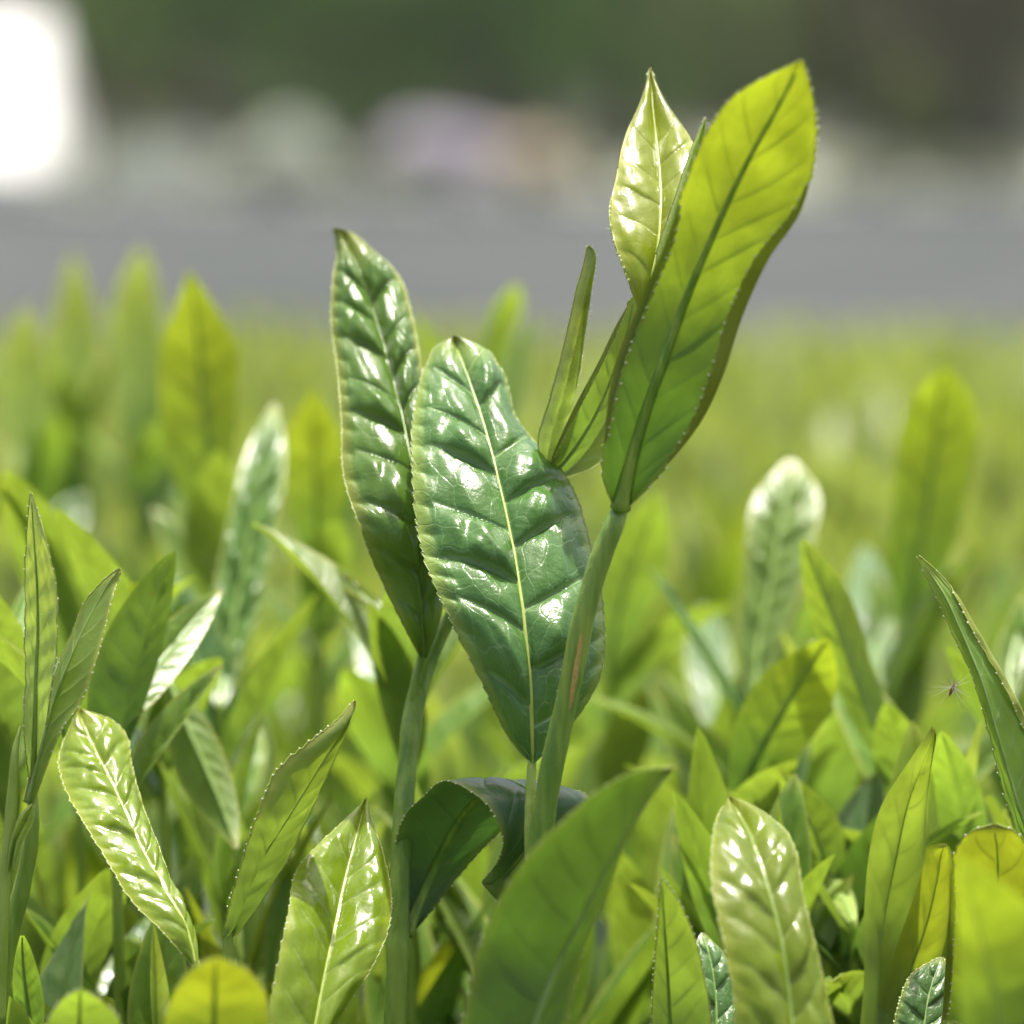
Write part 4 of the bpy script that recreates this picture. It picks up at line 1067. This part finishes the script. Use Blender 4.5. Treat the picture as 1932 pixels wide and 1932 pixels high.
specs = [(150, 72, 7.5, 2.6, 4, 'dark brownish tree right beside the dazzling white tent, a blur'), (420, 70, 7.0, 2.4, 2, 'dark green blurred tree above the grey-green shrub'),
         (640, 73, 8.0, 2.0, 4, 'brownish blurred tree between the grey-green and the lilac shrub'), (900, 71, 7.4, 2.6, 2, 'green blurred tree above the lilac flowering shrub'),
         (1160, 74, 8.2, 2.4, 2, 'green blurred tree right above the sandy shrub'), (1420, 71, 7.2, 2.3, 3, 'blurred greyish tree behind the pale young leaf'),
         (1650, 72, 7.8, 2.6, 1, 'olive brown blurred tree right of the huge backlit leaf'), (1880, 70, 7.0, 2.5, 4, 'dark brownish blurred tree at the right border'),
         (-120, 74, 8.0, 2.8, 1, 'blurred olive tree behind the dazzling white tent at left'), (2120, 73, 8.0, 2.7, 0, 'dark blurred tree just beyond the right border')]
for i, (u, D, H, rad, mi, lb) in enumerate(specs):
    tree(u, D, H, rad, mi, lb, 40 + i)
# the wood behind them
r = np.random.default_rng(3)
VV, FF, off = [], [], 0
for j, x in enumerate(np.arange(-24, 24.1, 2.4)):
    V, F = clump_cloud(r, 2600, (x + r.normal(0, 0.4), 82 + r.normal(0, 1.5), 4.4), (2.6, 2.2, 5.0), 0.28, 14)
    VV.append(V); FF.append(F + off); off += len(V)
tag(link('wood', make_mesh('wood', np.vstack(VV), np.vstack(FF), M_TREE[0], smooth=False)), 'dark wood closing the view far behind the road', 'wood', kind='stuff')

def shrub(u, D, Wd, H, c_leaf, c_fl, nfl, label, seed):
    r = np.random.default_rng(seed)
    t = thing('shrub', (far_x(u, D), D, 0.12), label, 'shrub', 'shrubs along the far side of the road')
    lm = plain_mat('shrub_leaf', c_leaf, tuple(c * 1.4 for c in c_leaf), 5, 0.6, 0, trans=tuple(c * 1.5 for c in c_leaf), tfac=0.25)
    V, F = clump_cloud(r, 900, (0, 0, H * 0.5), (Wd / 2, Wd / 2 * 0.8, H * 0.52), 0.09, 8)
    link('foliage', make_mesh('foliage', V, F, lm, smooth=False), t)
    for j in range(4):
        P = np.outer(np.linspace(0, 1, 4), np.array([0.3 * math.cos(j * 1.7), 0.3 * math.sin(j * 1.7), H * 0.6]))
        Vb, Fb = tube(P, np.linspace(0.03, 0.012, 4), 6)
        link('stem', make_mesh('stem', Vb, Fb, M_TRUNK), t)
    if nfl:
        fm = plain_mat('blossom', c_fl, tuple(min(0.9, c * 1.15) for c in c_fl), 6, 0.6, 0, trans=c_fl, tfac=0.3)
        V, F = clump_cloud(r, nfl, (0, -0.12, H * 0.52), (Wd / 2 * 1.06, Wd / 2 * 0.86, H * 0.54), 0.10, 8)
        o = link('blossoms', make_mesh('blossoms', V, F, fm, smooth=False), t)
        o['kind'] = 'stuff'
shrub(545, 62.5, 1.4, 0.78, (0.20, 0.23, 0.17), (0.55, 0.59, 0.51), 500, 'pale grey-green rounded shrub, a soft blur left of the lilac one', 11)
shrub(835, 63.0, 1.8, 0.83, (0.18, 0.19, 0.16), (0.60, 0.56, 0.63), 1100, 'pale lilac flowering shrub, a soft blur at the far roadside', 12)
shrub(1012, 62.8, 0.95, 0.74, (0.20, 0.18, 0.11), (0.63, 0.55, 0.43), 700, 'sandy orange flowering shrub, a soft blur right of the lilac one', 13)
shrub(1640, 63.0, 1.2, 0.53, (0.16, 0.18, 0.12), (0.44, 0.46, 0.34), 300, 'pale green low shrub blurred to the right of the huge backlit leaf', 14)
shrub(280, 63.4, 2.2, 0.63, (0.15, 0.18, 0.14), (0.42, 0.46, 0.42), 420, 'low grey-green shrub beside the dazzling white tent', 15)
shrub(1330, 63.4, 1.7, 0.52, (0.17, 0.17, 0.14), (0.46, 0.42, 0.37), 300, 'greyish low shrub behind the pale young leaf', 16)
shrub(690, 64.0, 1.2, 0.48, (0.16, 0.18, 0.13), (0.40, 0.42, 0.36), 220, 'small grey shrub filling the gap between the grey-green and lilac shrubs', 17)
shrub(1830, 64.5, 1.7, 0.37, (0.14, 0.16, 0.10), (0.34, 0.36, 0.28), 160, 'very low dull shrub at the far roadside by the right border', 18)

# white tent at the left
M_WHITE = plain_mat('white_canvas', (0.80, 0.80, 0.77), (0.84, 0.84, 0.82), 2, 0.7, 0.2, 0.004, trans=(0.8, 0.8, 0.76), tfac=0.35)
M_POLE = plain_mat('grey_pole', (0.30, 0.30, 0.30), (0.36, 0.36, 0.36), 3, 0.4, 0)
TX1 = far_x(101, 63.0); TX0 = TX1 - 5.0
tent = thing('white_tent', ((TX0 + TX1) / 2, 64.5, 0.12), 'dazzling white tent-like shape cut by the left border, blurred at the far roadside', 'tent')
def slab(name, quad, th, mat, parent):
    Q = np.array(quad, float) - np.array(parent.location)
    n = nrm(np.cross(Q[1] - Q[0], Q[3] - Q[0])) * th
    V = np.vstack([Q, Q - n])
    F = [[0, 1, 2, 3], [7, 6, 5, 4], [0, 4, 5, 1], [1, 5, 6, 2], [2, 6, 7, 3], [3, 7, 4, 0]]
    return link(name, make_mesh(name, V, F, mat, smooth=False), parent)
EV, RG, Y0, Y1, YM = 0.45, 2.45, 62.0, 67.0, 64.5
slab('roof_panel', [(TX0 - .1, Y0 - .1, EV), (TX1 + .06, Y0 - .1, EV), (TX1 - .16, YM, RG), (TX0 + .45, YM, RG)], 0.02, M_WHITE, tent)
slab('roof_panel', [(TX1 + .06, Y1 + .1, EV), (TX0 - .1, Y1 + .1, EV), (TX0 + .45, YM, RG), (TX1 - .16, YM, RG)], 0.02, M_WHITE, tent)
for xx, xr, q in ((TX1 + .06, TX1 - .16, 1), (TX0 - .1, TX0 + .45, -1)):
    V = np.array([(xx, Y0 - .1, EV), (xx, Y1 + .1, EV), (xr, YM, RG)]) - np.array(tent.location)
    V = np.vstack([V, V - np.array([0.02 * q, 0, 0.02])])
    F = np.array([[0, 1, 2, 2], [5, 4, 3, 3], [0, 3, 4, 1], [1, 4, 5, 2], [2, 5, 3, 0]])
    bmv = [[0, 1, 2], [5, 4, 3], [0, 3, 4], [0, 4, 1], [1, 4, 5], [1, 5, 2], [2, 5, 3], [2, 3, 0]]
    link('roof_panel', make_mesh('roof_panel', V, bmv, M_WHITE, smooth=False), tent)
slab('wall', [(TX0, Y0, .12), (TX1, Y0, .12), (TX1, Y0, EV - .03), (TX0, Y0, EV - .03)], 0.015, M_WHITE, tent)
slab('wall', [(TX1 - .01, Y0 + .04, .12), (TX1 - .01, Y1, .12), (TX1 - .01, Y1, EV - .03), (TX1 - .01, Y0 + .04, EV - .03)], 0.015, M_WHITE, tent)
for px_, py_ in ((TX0 + .06, Y0 + .06), (TX1 - .07, Y0 + .07), (TX0 + .06, Y1 - .06), (TX1 - .07, Y1 - .07)):
    P = np.array([[px_, py_, 0.1], [px_, py_, 0.7], [px_, py_, EV - .05]]) - np.array(tent.location)
    Vt, Ft = tube(P, np.full(3, 0.03), 8)
    link('pole', make_mesh('pole', Vt, Ft, M_POLE), tent)

# thin haze volume added round everything to lift the dark far trees
hm = bpy.data.materials.new('added_haze'); hm.use_nodes = True
hn = hm.node_tree.nodes; hn.clear()
ho = hn.new('ShaderNodeOutputMaterial'); hv = hn.new('ShaderNodeVolumePrincipled')
hv.inputs['Color'].default_value = (0.88, 0.95, 0.88, 1)
hv.inputs['Density'].default_value = 0.0004
hm.node_tree.links.new(hv.outputs[0], ho.inputs['Volume'])
V = np.array([[x, y, z] for z in (-1.0, 14.0) for y in (-70.0, 470.0) for x in (-270.0, 270.0)], float)
tag(link('haze', make_mesh('haze', V, [[0, 2, 3, 1], [4, 5, 7, 6], [0, 1, 5, 4], [2, 6, 7, 3], [0, 4, 6, 2], [1, 3, 7, 5]], hm, smooth=False)),
    'thin haze added to lighten the dark far trees', 'haze', kind='stuff')
